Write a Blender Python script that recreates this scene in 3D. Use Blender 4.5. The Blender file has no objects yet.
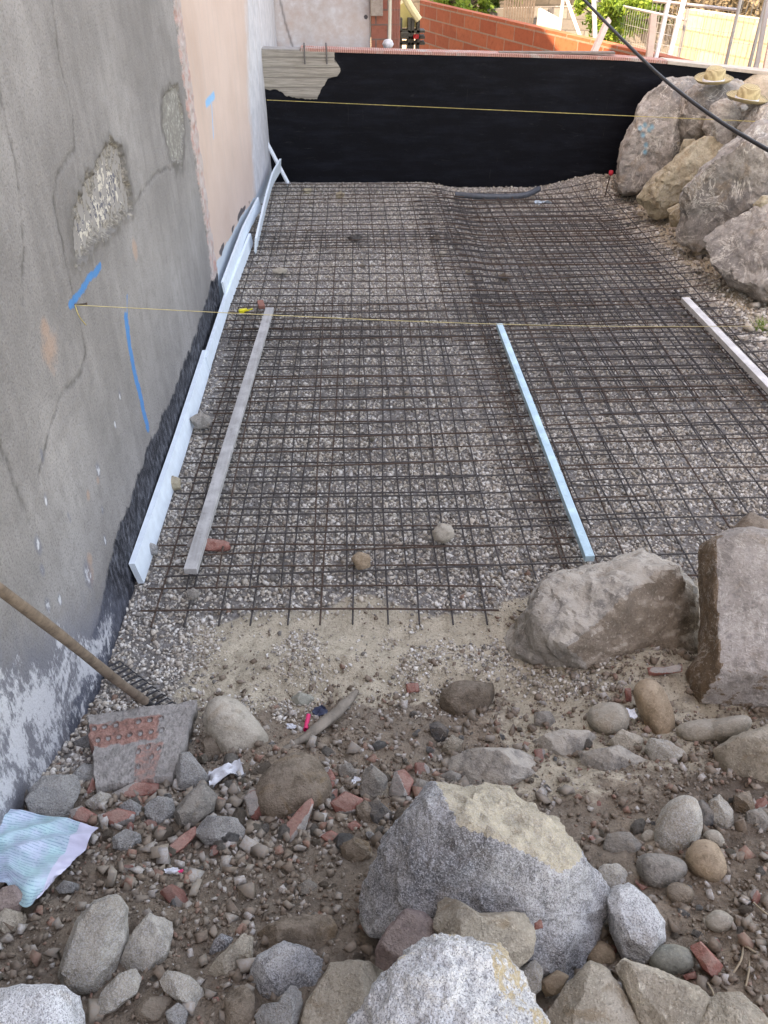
import bpy, math, random
import numpy as np
from mathutils import Vector
random.seed(7); RNG = np.random.RandomState(11)
S = bpy.context.scene
C = S.collection
# ------------------------------------------------------------------ camera model (metres, camera stands at x=y=0)
H = 2.54; F = 769.0; P = math.radians(37.8); HD = math.radians(2.0)
FW = np.array([math.sin(HD)*math.cos(P), math.cos(HD)*math.cos(P), -math.sin(P)])
RT = np.array([math.cos(HD), -math.sin(HD), 0.0])
UP = np.array([math.sin(HD)*math.sin(P), math.cos(HD)*math.sin(P), math.cos(P)])
CAM = np.array([0, 0, H])
def ray(px, py):
    return FW + (px-384)/F*RT - (py-512)/F*UP
def atz(px, py, z=0.0):
    d = ray(px, py); return CAM + d*((z-H)/d[2])
def atx(px, py, x):
    d = ray(px, py); return CAM + d*(x/d[0])
def aty(px, py, y):
    d = ray(px, py); return CAM + d*(y/d[1])
WX = -1.10                                     # plane of the house wall on the left
# ------------------------------------------------------------------ vector noise
def _h(ix, iy, iz, s):
    n = (ix*374761393 + iy*668265263 + iz*2147483647 + s*974711) & 0xffffffff
    n = ((n ^ (n >> 13))*1274126177) & 0xffffffff
    n = ((n ^ (n >> 16))*2246822519) & 0xffffffff
    return ((n ^ (n >> 15)) & 0xffffff)/float(0xffffff)
def vnoise(p, s=0):
    p = np.asarray(p, float); i = np.floor(p).astype(np.int64); f = p-i
    f = f*f*f*(f*(f*6-15)+10); o = 0
    for a in (0, 1):
        wx = f[..., 0] if a else 1-f[..., 0]
        for b in (0, 1):
            wy = f[..., 1] if b else 1-f[..., 1]
            for c in (0, 1):
                wz = f[..., 2] if c else 1-f[..., 2]
                o = o + wx*wy*wz*_h(i[..., 0]+a, i[..., 1]+b, i[..., 2]+c, s)
    return o*2-1
def fbm(p, oct=4, s=0, gain=.5):
    p = np.asarray(p, float); a = 1.0; o = 0; t = 0
    for k in range(oct):
        o = o + a*vnoise(p*(2.03**k)+k*17.3, s+k); t += a; a *= gain
    return o/t
def n2(x, y, sc, oct=4, s=0):
    x = np.asarray(x, float); y = np.asarray(y, float)+0*x
    return fbm(np.stack([x*sc, y*sc, 0*x+.37], -1), oct, s)
def sstep(a, b, x):
    t = np.clip((np.asarray(x, float)-a)/(b-a), 0, 1); return t*t*(3-2*t)
# ------------------------------------------------------------------ terrain
WALLP = [(-1.1, 9.6), (2.8, 9.42), (3.4, 9.30), (4.4, 8.95), (9.0, 7.3)]     # front line of the black wall
def wall_y(x): return np.interp(x, [p[0] for p in WALLP], [p[1] for p in WALLP])
def terr(x, y, fine=True):
    x = np.asarray(x, float); y = np.asarray(y, float)
    sh = .28*sstep(.3, 1.1, x)+.25*sstep(1.2, 2.2, x)
    ys = y - sh
    z = np.interp(ys, [-3, -1, 0, .5, 1.0, 1.4, 1.9, 2.15, 2.4], [1.05, 1.0, .92, .70, .47, .29, .07, .01, 0])
    # gravel bed, a slightly raised strip on the left that drops along a slanting edge
    edge = np.interp(y, [5.4, 9.4], [1.12, .95])
    z = z + .05*sstep(5.2, 7.5, y)*(1-sstep(edge-.12, edge+.18, x))
    z = z + .0*y + .10*sstep(8.6, 9.3, y)*sstep(2.0, 2.7, x)
    # bank under the boulders on the right
    xb = np.interp(y, [2.5, 3.6, 5.0, 7.0, 9.5], [3.4, 3.3, 3.25, 3.15, 2.95])
    bank = np.clip((x-xb)*.95, 0, 1.15)*sstep(2.2, 3.2, y)
    z = np.maximum(z, z*.3+bank) + .06*sstep(xb-.55, xb, x)*sstep(3.4, 4.6, y)
    # lower yard beyond the black wall
    beh = sstep(.03, .18, y-wall_y(x))
    z = z*(1-beh) + beh*(-.3)
    z = z + .07*np.exp(-((x-.38)/.22)**2-((y-2.12)/.10)**2) + .05*np.exp(-((x+.15)/.3)**2-((y-2.2)/.09)**2) + .10*np.exp(-((x-1.15)/.24)**2-((y-1.98)/.2)**2)
    if fine:
        z = z + sstep(1.8, 1.95, y)*(1-sstep(2.3, 2.5, y))*(.022*n2(x, y, 5, 4, 91)+.008*n2(x, y, 20, 4, 92))*(1-sstep(2, 2.5, x))
        near = 1-sstep(1.9, 2.6, ys); bk = sstep(xb-.6, xb-.2, x)*(1-beh)
        z = z + near*(.035*n2(x, y, 3.2, 4, 3)+.022*n2(x, y, 15, 5, 5)+.008*(1-2*abs(n2(x, y, 30, 3, 15)))) + bk*.05*n2(x, y, 4, 4, 9)
        z = z + (1-beh)*.006*n2(x, y, 22, 3, 8) + .012*n2(x, y, 2.2, 2, 4)*(1-near)
    return z
def smooth0(x, y): return float(terr(x, y, False))
def gp(px, py):
    d = ray(px, py); t0 = .4
    t = t0
    while t < 60:
        q = CAM+d*t
        if q[2] < float(terr(q[0], q[1], False)): break
        t += .03
    lo, hi = t-.03, t
    for _ in range(14):
        m = (lo+hi)/2; q = CAM+d*m
        if q[2] < float(terr(q[0], q[1], False)): hi = m
        else: lo = m
    return CAM+d*hi
# ------------------------------------------------------------------ object helpers
def link(o, parent=None):
    C.objects.link(o)
    if parent is not None: o.parent = parent
    return o
def meta(o, label=None, cat=None, group=None, kind=None):
    if label: o['label'] = label
    if cat: o['category'] = cat
    if group: o['group'] = group
    if kind: o['kind'] = kind
    return o
def empty(name, loc, label, cat, group=None):
    o = bpy.data.objects.new(name, None); o.location = tuple(map(float, loc)); o.empty_display_size = .1
    link(o); return meta(o, label, cat, group)
def mesh_np(name, v, f, mat, smooth=False, attrs=None):
    """f: (n,k) int array with constant k, or list of tuples"""
    me = bpy.data.meshes.new(name)
    if isinstance(f, np.ndarray):
        n, k = f.shape
        me.vertices.add(len(v)); me.vertices.foreach_set('co', np.asarray(v, np.float32).ravel())
        me.loops.add(n*k); me.loops.foreach_set('vertex_index', f.astype(np.int32).ravel())
        me.polygons.add(n); me.polygons.foreach_set('loop_start', np.arange(0, n*k, k, dtype=np.int32))
        try: me.polygons.foreach_set('loop_total', np.full(n, k, np.int32))
        except Exception: pass
        me.update(calc_edges=True)
    else:
        me.from_pydata([tuple(map(float, p)) for p in v], [], [tuple(q) for q in f]); me.update()
    if smooth: me.polygons.foreach_set('use_smooth', np.ones(len(me.polygons), bool))
    for k_, a in (attrs or {}).items():
        at = me.attributes.new(k_, 'FLOAT', 'POINT'); at.data.foreach_set('value', np.asarray(a, np.float32).ravel())
    if mat: me.materials.append(mat)
    return me
def obj(name, me, parent=None, loc=None):
    o = bpy.data.objects.new(name, me)
    if loc is not None: o.location = tuple(map(float, loc))
    return link(o, parent)
def local(o_parent, pts):
    """world points -> local of an unrotated parent"""
    L = np.array(o_parent.location); return [np.asarray(p, float)-L for p in pts]
class MB:
    def __init__(s): s.v = []; s.f = []
    def add(s, v, f):
        n = len(s.v); s.v += [np.asarray(p, float) for p in v]; s.f += [tuple(i+n for i in q) for q in f]; return s
    def box(s, c, d, R=None, bev=0):
        c = np.asarray(c, float); a, b, e = [q/2 for q in d]
        if bev <= 0:
            v = [(x*a, y*b, z*e) for x in (-1, 1) for y in (-1, 1) for z in (-1, 1)]
            f = [(0, 1, 3, 2), (4, 6, 7, 5), (0, 4, 5, 1), (2, 3, 7, 6), (0, 2, 6, 4), (1, 5, 7, 3)]
        else:
            import bmesh
            bm = bmesh.new(); bmesh.ops.create_cube(bm, size=1)
            for q in bm.verts: q.co = Vector((q.co.x*d[0], q.co.y*d[1], q.co.z*d[2]))
            bmesh.ops.bevel(bm, geom=bm.edges[:], offset=bev, segments=1, affect='EDGES')
            bm.verts.index_update()
            v = [tuple(q.co) for q in bm.verts]; f = [tuple(q.index for q in g.verts) for g in bm.faces]; bm.free()
        v = [np.asarray(p) for p in v]
        if R is not None: v = [R@p for p in v]
        return s.add([p+c for p in v], f)
    def tube(s, pts, r, n=6, cap=True):
        pts = [np.asarray(p, float) for p in pts]; v = []; f = []
        if hasattr(r, '__len__'): r = np.interp(np.linspace(0, 1, len(pts)), np.linspace(0, 1, len(r)), r)
        for i, p in enumerate(pts):
            t = pts[min(i+1, len(pts)-1)]-pts[max(i-1, 0)]; t = t/(np.linalg.norm(t)+1e-9)
            a = np.cross(t, (0, 0, 1.)) if abs(t[2]) < .9 else np.cross(t, (1., 0, 0)); a /= np.linalg.norm(a); b = np.cross(a, t)
            rr = r[i] if hasattr(r, '__len__') else r
            for k in range(n):
                an = 2*math.pi*k/n; v.append(p+rr*(math.cos(an)*a+math.sin(an)*b))
        for i in range(len(pts)-1):
            for k in range(n): f.append((i*n+k, i*n+(k+1) % n, (i+1)*n+(k+1) % n, (i+1)*n+k))
        if cap: f.append(tuple(range(n))); f.append(tuple(range((len(pts)-1)*n, len(pts)*n))[::-1])
        return s.add(v, f)
    def lathe(s, prof, c=(0, 0, 0), n=32):
        v = []; f = []; c = np.asarray(c, float)
        for r, z in prof:
            for k in range(n): a = 2*math.pi*k/n; v.append(c+np.array((r*math.cos(a), r*math.sin(a), z)))
        for i in range(len(prof)-1):
            for k in range(n): f.append((i*n+k, i*n+(k+1) % n, (i+1)*n+(k+1) % n, (i+1)*n+k))
        return s.add(v, f)
    def prism(s, poly, d):
        """poly: 3D points, d: extrusion vector"""
        n = len(poly); d = np.asarray(d, float); v = [np.asarray(p, float) for p in poly]; v += [p+d for p in v]
        f = [tuple(range(n))[::-1], tuple(range(n, 2*n))]+[(i, (i+1) % n, n+(i+1) % n, n+i) for i in range(n)]
        return s.add(v, f)
    def build(s, name, mat, parent=None, smooth=False, origin=None):
        v = s.v
        if parent is not None and origin is None: v = local(parent, v)
        if origin is not None: v = [p-np.asarray(origin, float) for p in v]
        me = mesh_np(name, v, s.f, mat, smooth)
        return obj(name, me, parent, origin)
def rotz(a): c, s = math.cos(a), math.sin(a); return np.array([[c, -s, 0], [s, c, 0], [0, 0, 1.]])
def frame(xv, zhint=(0, 0, 1)):
    xv = np.asarray(xv, float); xv = xv/np.linalg.norm(xv); y = np.cross(zhint, xv); y /= np.linalg.norm(y); z = np.cross(xv, y)
    return np.stack([xv, y, z], 1)
# ------------------------------------------------------------------ materials
class NT:
    def __init__(s, name):
        s.m = bpy.data.materials.new(name); s.m.use_nodes = True; s.t = s.m.node_tree; s.t.nodes.clear()
        s.out = s.n('ShaderNodeOutputMaterial'); s.b = s.n('ShaderNodeBsdfPrincipled'); s.l(s.b.outputs[0], s.out.inputs[0])
        s.b.inputs['Roughness'].default_value = .85
        s.b.inputs['Specular IOR Level'].default_value = .3
    def n(s, t, **k):
        q = s.t.nodes.new(t)
        for a, v in k.items(): setattr(q, a, v)
        return q
    def l(s, a, b): s.t.links.new(a, b)
    def put(s, sock, v):
        if hasattr(v, 'is_linked') or isinstance(v, bpy.types.NodeSocket): s.l(v, sock)
        else: sock.default_value = v
    def coord(s, rnd=True):
        tc = s.n('ShaderNodeTexCoord')
        if not rnd: return tc.outputs['Object']
        oi = s.n('ShaderNodeObjectInfo'); mu = s.n('ShaderNodeMath', operation='MULTIPLY'); s.l(oi.outputs['Random'], mu.inputs[0]); mu.inputs[1].default_value = 37
        ad = s.n('ShaderNodeVectorMath', operation='ADD'); s.l(tc.outputs['Object'], ad.inputs[0]); s.l(mu.outputs[0], ad.inputs[1]); return ad.outputs[0]
    def scale(s, co, v):
        m = s.n('ShaderNodeVectorMath', operation='MULTIPLY'); s.l(co, m.inputs[0]); m.inputs[1].default_value = v; return m.outputs[0]
    def noise(s, co, sc, det=4, ro=.6, dist=0):
        q = s.n('ShaderNodeTexNoise'); s.l(co, q.inputs['Vector']); q.inputs['Scale'].default_value = sc; q.inputs['Detail'].default_value = det
        q.inputs['Roughness'].default_value = ro; q.inputs['Distortion'].default_value = dist; return q.outputs['Fac']
    def vor(s, co, sc, feature='F1', out='Distance'):
        q = s.n('ShaderNodeTexVoronoi', feature=feature); s.l(co, q.inputs['Vector']); q.inputs['Scale'].default_value = sc; return q.outputs[out]
    def ramp(s, f, stops, interp='LINEAR'):
        q = s.n('ShaderNodeValToRGB'); q.color_ramp.interpolation = interp; e = q.color_ramp.elements
        while len(e) < len(stops): e.new(.5)
        for k, (p, c) in enumerate(stops):
            e[k].position = p; e[k].color = (c, c, c, 1) if not hasattr(c, '__len__') else (*c[:3], 1)
        s.l(f, q.inputs[0]); return q.outputs[0]
    def mix(s, f, a, b, bt='MIX'):
        q = s.n('ShaderNodeMix', data_type='RGBA', blend_type=bt)
        s.put(q.inputs[0], f)
        for sock, v in ((q.inputs[6], a), (q.inputs[7], b)):
            if isinstance(v, bpy.types.NodeSocket): s.l(v, sock)
            else: sock.default_value = (*v[:3], 1)
        return q.outputs[2]
    def math(s, op, a, b=0., clamp=False):
        q = s.n('ShaderNodeMath', operation=op, use_clamp=clamp); s.put(q.inputs[0], a); s.put(q.inputs[1], b); return q.outputs[0]
    def attr(s, name): return s.n('ShaderNodeAttribute', attribute_name=name).outputs['Fac']
    def bump(s, h, st=.5, d=.01, prev=None):
        q = s.n('ShaderNodeBump'); q.inputs['Strength'].default_value = st; q.inputs['Distance'].default_value = d; s.l(h, q.inputs['Height'])
        if prev is not None: s.l(prev, q.inputs['Normal'])
        return q.outputs[0]
    def fin(s, col, nor=None, rough=None, spec=None):
        s.put(s.b.inputs['Base Color'], col if isinstance(col, bpy.types.NodeSocket) else (*col[:3], 1))
        if nor is not None: s.l(nor, s.b.inputs['Normal'])
        if rough is not None: s.put(s.b.inputs['Roughness'], rough)
        if spec is not None: s.b.inputs['Specular IOR Level'].default_value = spec
        return s.m
def plain(name, c, rough=.7, var=.25, sc=30, bump=.3, metal=0):
    t = NT(name); co = t.coord(); n = t.noise(co, sc, 5); n2_ = t.noise(co, sc*.15, 3)
    a = tuple(x*(1-var) for x in c); b = tuple(min(1, x*(1+var)) for x in c)
    col = t.mix(t.ramp(n, [(.3, 0.), (.7, 1.)]), a, b); col = t.mix(t.ramp(n2_, [(.35, 0.), (.65, .5)]), col, a)
    t.b.inputs['Metallic'].default_value = metal
    return t.fin(col, t.bump(n, bump, .003), rough)
def rockmat(name, a, b, crust=(.42, .34, .22), speck=0., dark=(.03, .03, .035), light=None, sc=1., vein=0., dust=.35, dustc=(.30, .25, .20), stain=.3, bump=.7, hue=.12):
    """a,b: the two mineral tones, crust: weathered skin where the attribute 'tint' is 1, speck: strength of the granite speckle"""
    t = NT(name); co = t.coord()
    big = t.noise(co, 5*sc, 5, .6); mid = t.noise(co, 26*sc, 6, .68); fi = t.noise(co, 150*sc, 3, .7)
    col = t.mix(t.ramp(big, [(.36, 0.), (.62, 1.)]), a, b)
    col = t.mix(t.ramp(mid, [(.38, .55), (.52, 0.)]), col, tuple(x*.55 for x in a))
    st = t.noise(t.scale(co, (1, 1.3, .8)), 9*sc, 4, .7, .6)
    col = t.mix(t.math('MULTIPLY', t.ramp(st, [(.56, 0.), (.66, 1.)]), stain), col, (.26, .17, .09))
    cr = t.attr('tint'); crn = t.math('ADD', cr, t.math('MULTIPLY', t.math('SUBTRACT', mid, .5), 1.6)); crm = t.ramp(crn, [(.46, 0.), (.54, 1.)])
    crc = t.mix(t.ramp(mid, [(.35, 0.), (.65, 1.)]), tuple(x*.72 for x in crust), tuple(min(1, x*1.2) for x in crust))
    col = t.mix(crm, col, crc)
    if speck:
        v = t.vor(co, 520*sc, 'F1', 'Color'); sp = t.n('ShaderNodeSeparateColor'); t.l(v, sp.inputs[0])
        v2 = t.vor(co, 330*sc, 'F1', 'Color'); sp2 = t.n('ShaderNodeSeparateColor'); t.l(v2, sp2.inputs[0])
        k = t.math('MULTIPLY', t.math('SUBTRACT', 1., t.math('MULTIPLY', crm, .65)), speck)
        col = t.mix(t.math('MULTIPLY', t.ramp(sp.outputs[0], [(.64, 0.), (.72, 1.)]), k), col, dark)
        col = t.mix(t.math('MULTIPLY', t.ramp(sp2.outputs[1], [(.62, 0.), (.74, 1.)]), k), col, light or (.62, .62, .64))
    else:
        col = t.mix(t.ramp(fi, [(.30, .45), (.46, 0.)]), col, tuple(x*.45 for x in a))
        col = t.mix(t.ramp(fi, [(.58, 0.), (.72, .5)]), col, tuple(min(1, x*1.7) for x in b))
    if vein:
        wv = t.noise(t.scale(co, (1, 1, 1)), 7*sc, 5, .7, 1.2); vm = t.ramp(wv, [(.475, 0.), (.50, 1.), (.525, 0.)])
        br = t.ramp(t.noise(co, 11*sc, 3), [(.40, 0.), (.55, 1.)])
        col = t.mix(t.math('MULTIPLY', t.math('MULTIPLY', vm, br), vein), col, (.62, .58, .52))
        pt = t.ramp(t.noise(co, 16*sc, 6, .75), [(.60, 0.), (.68, 1.)])
        col = t.mix(t.math('MULTIPLY', pt, vein*.55), col, (.50, .46, .40))
    ge = t.n('ShaderNodeNewGeometry'); sx = t.n('ShaderNodeSeparateXYZ'); t.l(ge.outputs['Normal'], sx.inputs[0])
    dn = t.math('ADD', sx.outputs[2], t.math('MULTIPLY', t.math('SUBTRACT', mid, .5), 1.6))
    col = t.mix(t.math('MULTIPLY', t.ramp(dn, [(.62, 0.), (1.05, 1.)]), dust), col, dustc)
    oi = t.n('ShaderNodeObjectInfo'); hv = t.n('ShaderNodeHueSaturation'); t.l(col, hv.inputs['Color'])
    t.l(t.math('ADD', 1-hue, t.math('MULTIPLY', oi.outputs['Random'], 2*hue)), hv.inputs['Value'])
    h = t.math('ADD', t.math('MULTIPLY', mid, .7), t.math('MULTIPLY', fi, .3))
    nb = t.bump(h, bump, .022); nb = t.bump(fi, bump*.7, .006, nb)
    t.l(hv.outputs[0], t.b.inputs['Base Color']); t.l(nb, t.b.inputs['Normal']); t.b.inputs['Roughness'].default_value = .9; return t.m
M = {}
M['granite'] = rockmat('grey_granite', (.22, .222, .23), (.52, .51, .50), crust=(.52, .45, .34), speck=.5, dust=.15, stain=.15)
M['granite_w'] = rockmat('pale_granite', (.58, .58, .585), (.76, .76, .755), crust=(.50, .40, .26), speck=.55, dust=.08, stain=.35, dark=(.09, .09, .095), light=(.82, .82, .82))
M['granite_m'] = rockmat('mid_granite', (.36, .325, .275), (.58, .535, .46), crust=(.42, .34, .22), speck=.28, dust=.25, stain=.4)
M['tan'] = rockmat('tan_sandstone', (.42, .36, .285), (.60, .525, .43), crust=(.62, .56, .46), dust=.2, stain=.55, bump=.9)
M['brown'] = rockmat('brown_stone', (.17, .13, .095), (.28, .22, .17), dust=.4, stain=.5, crust=(.28, .26, .24))
M['pinkst'] = rockmat('reddish_stone', (.22, .16, .15), (.34, .26, .24), dust=.25, stain=.2)
M['cobble'] = rockmat('cobble_stone', (.30, .265, .215), (.42, .375, .315), dust=.35, stain=.3, bump=.3, dustc=(.34, .30, .25))
M['cobble_g'] = rockmat('grey_green_cobble', (.20, .20, .17), (.27, .27, .23), dust=.15, stain=.1, bump=.2)
M['cobble_b'] = rockmat('brown_cobble', (.24, .17, .11), (.36, .27, .19), dust=.15, stain=.3, bump=.25)
M['dark'] = rockmat('dark_stone', (.085, .08, .08), (.17, .16, .15), dust=.35, stain=.2)
M['grey'] = rockmat('grey_stone', (.22, .20, .175), (.37, .34, .305), dust=.3, stain=.3)
M['conc'] = rockmat('broken_concrete', (.33, .32, .305), (.50, .485, .46), speck=.25, dust=.2, stain=.1, crust=(.30, .10, .07), bump=1.)
M['dusty'] = rockmat('dust_covered_stone', (.26, .235, .21), (.42, .385, .34), dust=.8, dustc=(.44, .39, .33), stain=.25, sc=.6, crust=(.25, .20, .155))
M['boulder'] = rockmat('bank_boulder_stone', (.23, .21, .195), (.43, .395, .36), crust=(.36, .29, .19), vein=1.0, sc=.42, dust=.45, dustc=(.34, .30, .25), stain=.4)
M['boulder_y'] = rockmat('yellowish_boulder_stone', (.33, .27, .18), (.48, .42, .31), vein=.4, sc=.42, dust=.4, dustc=(.38, .33, .26), stain=.5, crust=(.36, .29, .19))
M['slabrock'] = rockmat('mauve_brown_rock', (.27, .235, .21), (.42, .375, .345), crust=(.17, .115, .075), vein=.4, sc=.7, dust=.2, stain=.25)
M['brick'] = rockmat('red_brick_clay', (.27, .10, .08), (.36, .16, .13), crust=(.36, .34, .32), dust=.45, dustc=(.30, .24, .20), stain=.1, bump=.4)

def gravelmat(name, cols, dirt=(.27, .235, .20), amt=(.75, .15)):
    t = NT(name); ge = t.n('ShaderNodeNewGeometry'); co = t.coord(False)
    r = ge.outputs['Random Per Island']; k = len(cols)
    q = t.ramp(r, [(i/k, c) for i, c in enumerate(cols)], 'CONSTANT')
    n = t.noise(co, 120, 3); col = t.mix(t.ramp(n, [(.35, amt[0]), (.65, amt[1])]), q, dirt)
    return t.fin(col, t.bump(n, .4, .002), .85)
M['gravel'] = gravelmat('crushed_gravel', amt=(.4, .0), cols= [(.44, .40, .36), (.62, .575, .52), (.15, .138, .125), (.55, .48, .40), (.72, .68, .62), (.26, .24, .22), (.60, .54, .46), (.46, .40, .34), (.74, .71, .67), (.34, .29, .24)])
M['grit'] = gravelmat('soil_grit', dirt=(.27, .20, .15), cols= [(.15, .12, .095), (.20, .17, .14), (.11, .085, .065), (.28, .24, .20), (.17, .14, .11), (.36, .34, .31), (.13, .10, .08), (.24, .13, .10), (.22, .18, .145), (.16, .135, .11), (.12, .10, .08), (.5, .48, .46)])

# ground sheet: attributes gravel / sand / soil-darkness written per vertex
def groundmat():
    t = NT('site_ground'); co = t.coord(False)
    big = t.noise(co, 1.6, 5, .6); mid = t.noise(co, 14, 6, .65); fi = t.noise(co, 90, 4, .7)
    soil = t.mix(t.ramp(mid, [(.35, 0.), (.65, 1.)]), (.20, .148, .108), (.39, .30, .222))
    soil = t.mix(t.ramp(big, [(.4, 0.), (.62, .6)]), soil, (.23, .195, .16))
    sand = t.mix(t.ramp(mid, [(.35, 0.), (.68, 1.)]), (.43, .365, .275), (.62, .53, .41))
    vc = t.n('ShaderNodeTexVoronoi'); t.l(co, vc.inputs['Vector']); vc.inputs['Scale'].default_value = 46
    sp = t.n('ShaderNodeSeparateColor'); t.l(vc.outputs['Color'], sp.inputs[0])
    gr = t.ramp(sp.outputs[0], [(0, (.19, .18, .175)), (.25, (.32, .30, .29)), (.5, (.40, .375, .35)), (.72, (.26, .235, .215)), (.9, (.55, .54, .52))], 'CONSTANT')
    gr = t.mix(t.ramp(vc.outputs['Distance'], [(.25, 0.), (.6, .85)]), gr, (.20, .18, .163))
    ns = t.math('MULTIPLY', t.math('SUBTRACT', mid, .5), .9)
    fs = t.ramp(t.math('ADD', t.attr('sand'), ns), [(.4, 0.), (.6, 1.)])
    fg = t.ramp(t.math('ADD', t.attr('gravel'), ns), [(.4, 0.), (.6, 1.)])
    col = t.mix(fs, soil, sand); col = t.mix(fg, col, gr)
    col = t.mix(t.math('MULTIPLY', t.attr('moist'), .75), col, t.mix(t.ramp(mid, [(.35, 0.), (.65, 1.)]), (.085, .06, .045), (.175, .132, .102)))
    col = t.mix(t.ramp(fi, [(.33, .5), (.47, 0.)]), col, (.06, .05, .04)); col = t.mix(t.ramp(fi, [(.60, 0.), (.72, .45)]), col, (.45, .41, .36))
    h = t.math('ADD', t.math('MULTIPLY', mid, .6), t.math('MULTIPLY', fi, .4))
    return t.fin(col, t.bump(fi, .8, .006, t.bump(h, .8, .02)), .95)
M['ground'] = groundmat()

# ------------------------------------------------------------------ world, sun, camera
# the sun stands on the left, a little behind the photographer; the tall house shades the pit
SUN_EL = 52.0; SUN_TR = np.array([.85, .53]); SUN_TR /= np.linalg.norm(SUN_TR)
w = bpy.data.worlds.new('World'); S.world = w; w.use_nodes = True; nt = w.node_tree
bg = nt.nodes['Background']; sky = nt.nodes.new('ShaderNodeTexSky'); sky.sky_type = 'NISHITA'; sky.sun_disc = False
sky.sun_elevation = math.radians(SUN_EL); sky.sun_rotation = math.atan2(-SUN_TR[0], -SUN_TR[1]); sky.dust_density = 1.5
nt.links.new(sky.outputs[0], bg.inputs[0]); bg.inputs[1].default_value = .15
sl = bpy.data.lights.new('sun', 'SUN'); sl.energy = 2.0; sl.angle = math.radians(.5); sl.color = (1, .95, .86)
so = bpy.data.objects.new('sun', sl); link(so)
tr = Vector((SUN_TR[0]*math.cos(math.radians(SUN_EL)), SUN_TR[1]*math.cos(math.radians(SUN_EL)), -math.sin(math.radians(SUN_EL))))
so.rotation_euler = tr.to_track_quat('-Z', 'Y').to_euler(); so.location = (-6, -3, 14)
S.view_settings.view_transform = 'Standard'; S.view_settings.look = 'None'; S.view_settings.gamma = 1
S.view_settings.exposure = 2.92
S.view_settings.use_white_balance = True; S.view_settings.white_balance_temperature = 10900; S.view_settings.white_balance_tint = 19
cd = bpy.data.cameras.new('camera'); cam = bpy.data.objects.new('camera', cd); link(cam)
cam.location = (0, 0, H); cam.rotation_euler = (math.pi/2-P, 0, -HD)
cd.sensor_fit = 'VERTICAL'; cd.sensor_height = 36; cd.lens = 36*F/1024; cd.clip_start = .05; cd.clip_end = 2000
S.camera = cam; S.render.resolution_x = 768; S.render.resolution_y = 1024

# ------------------------------------------------------------------ ground
def axis(parts):
    a = []
    for lo, hi, st in parts: a += list(np.arange(lo, hi-1e-6, st))
    return np.array(a)
xs = axis([(-400, -60, 60), (-60, -4, 7), (-4, -1.3, .3), (-1.3, 2.3, .013), (2.3, 5.2, .04), (5.2, 12, .5), (12, 60, 6), (60, 401, 60)])
ysx = axis([(-400, -60, 60), (-60, -4, 7), (-4, .2, .2), (.2, 2.7, .013), (2.7, 9.9, .04), (9.9, 14, .5), (14, 60, 5), (60, 401, 60)])
X, Y = np.meshgrid(xs, ysx); Z = terr(X, Y)
def grid_faces(nx, ny):
    i = np.arange(ny-1)[:, None]*nx + np.arange(nx-1)[None, :]
    return np.stack([i, i+1, i+nx+1, i+nx], -1).reshape(-1, 4)
nb_ = n2(X, Y, 2.3, 4, 21)
ysh = Y-.10*sstep(.3, 1.1, X)
a_gravel = sstep(2.42, 2.66, ysh+.2*nb_)*(1-sstep(2.85, 3.15, X+.2*nb_))
a_gravel = np.maximum(a_gravel, (1-sstep(-.86, -.62, X+.15*nb_))*sstep(1.45, 1.65, Y))
a_gravel = a_gravel*(Y < 9.8)
a_sand = sstep(1.78, 2.02, Y+.25*nb_)*(1-sstep(6, 12, X)); a_sand = np.maximum(a_sand, .62*sstep(.25, .6, X)*sstep(1.15, 1.45, Y+.2*nb_)*(1-sstep(1.3, 1.6, X)))
a_moist = np.maximum(sstep(.78, 1.05, X+.2*nb_)*(1-sstep(1.35, 1.6, Y+.3*nb_)), .55*(1-sstep(1.1, 1.5, Y+.4*nb_))*(1-sstep(.1, .5, X)))
me = mesh_np('ground', np.stack([X, Y, Z], -1).reshape(-1, 3), grid_faces(len(xs), len(ysx)), M['ground'], True,
             dict(gravel=a_gravel, sand=a_sand, moist=a_moist))
meta(obj('ground', me), kind='structure')

# ------------------------------------------------------------------ scattered gravel (uncountable)
def ico():
    t = (1+5**.5)/2
    v = np.array([(-1, t, 0), (1, t, 0), (-1, -t, 0), (1, -t, 0), (0, -1, t), (0, 1, t), (0, -1, -t), (0, 1, -t), (t, 0, -1), (t, 0, 1), (-t, 0, -1), (-t, 0, 1)], float)
    v /= np.linalg.norm(v[0])
    f = np.array([(0, 11, 5), (0, 5, 1), (0, 1, 7), (0, 7, 10), (0, 10, 11), (1, 5, 9), (5, 11, 4), (11, 10, 2), (10, 7, 6), (7, 1, 8), (3, 9, 4), (3, 4, 2), (3, 2, 6), (3, 6, 8), (3, 8, 9), (4, 9, 5), (2, 4, 11), (6, 2, 10), (8, 6, 7), (9, 8, 1)])
    return v, f
CUBE = (np.array([(x, y, z) for x in (-1, 1) for y in (-1, 1) for z in (-1, 1)], float)*.72,
        np.array([(0, 1, 3), (0, 3, 2), (4, 6, 7), (4, 7, 5), (0, 4, 5), (0, 5, 1), (2, 3, 7), (2, 7, 6), (0, 2, 6), (0, 6, 4), (1, 5, 7), (1, 7, 3)]))
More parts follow.
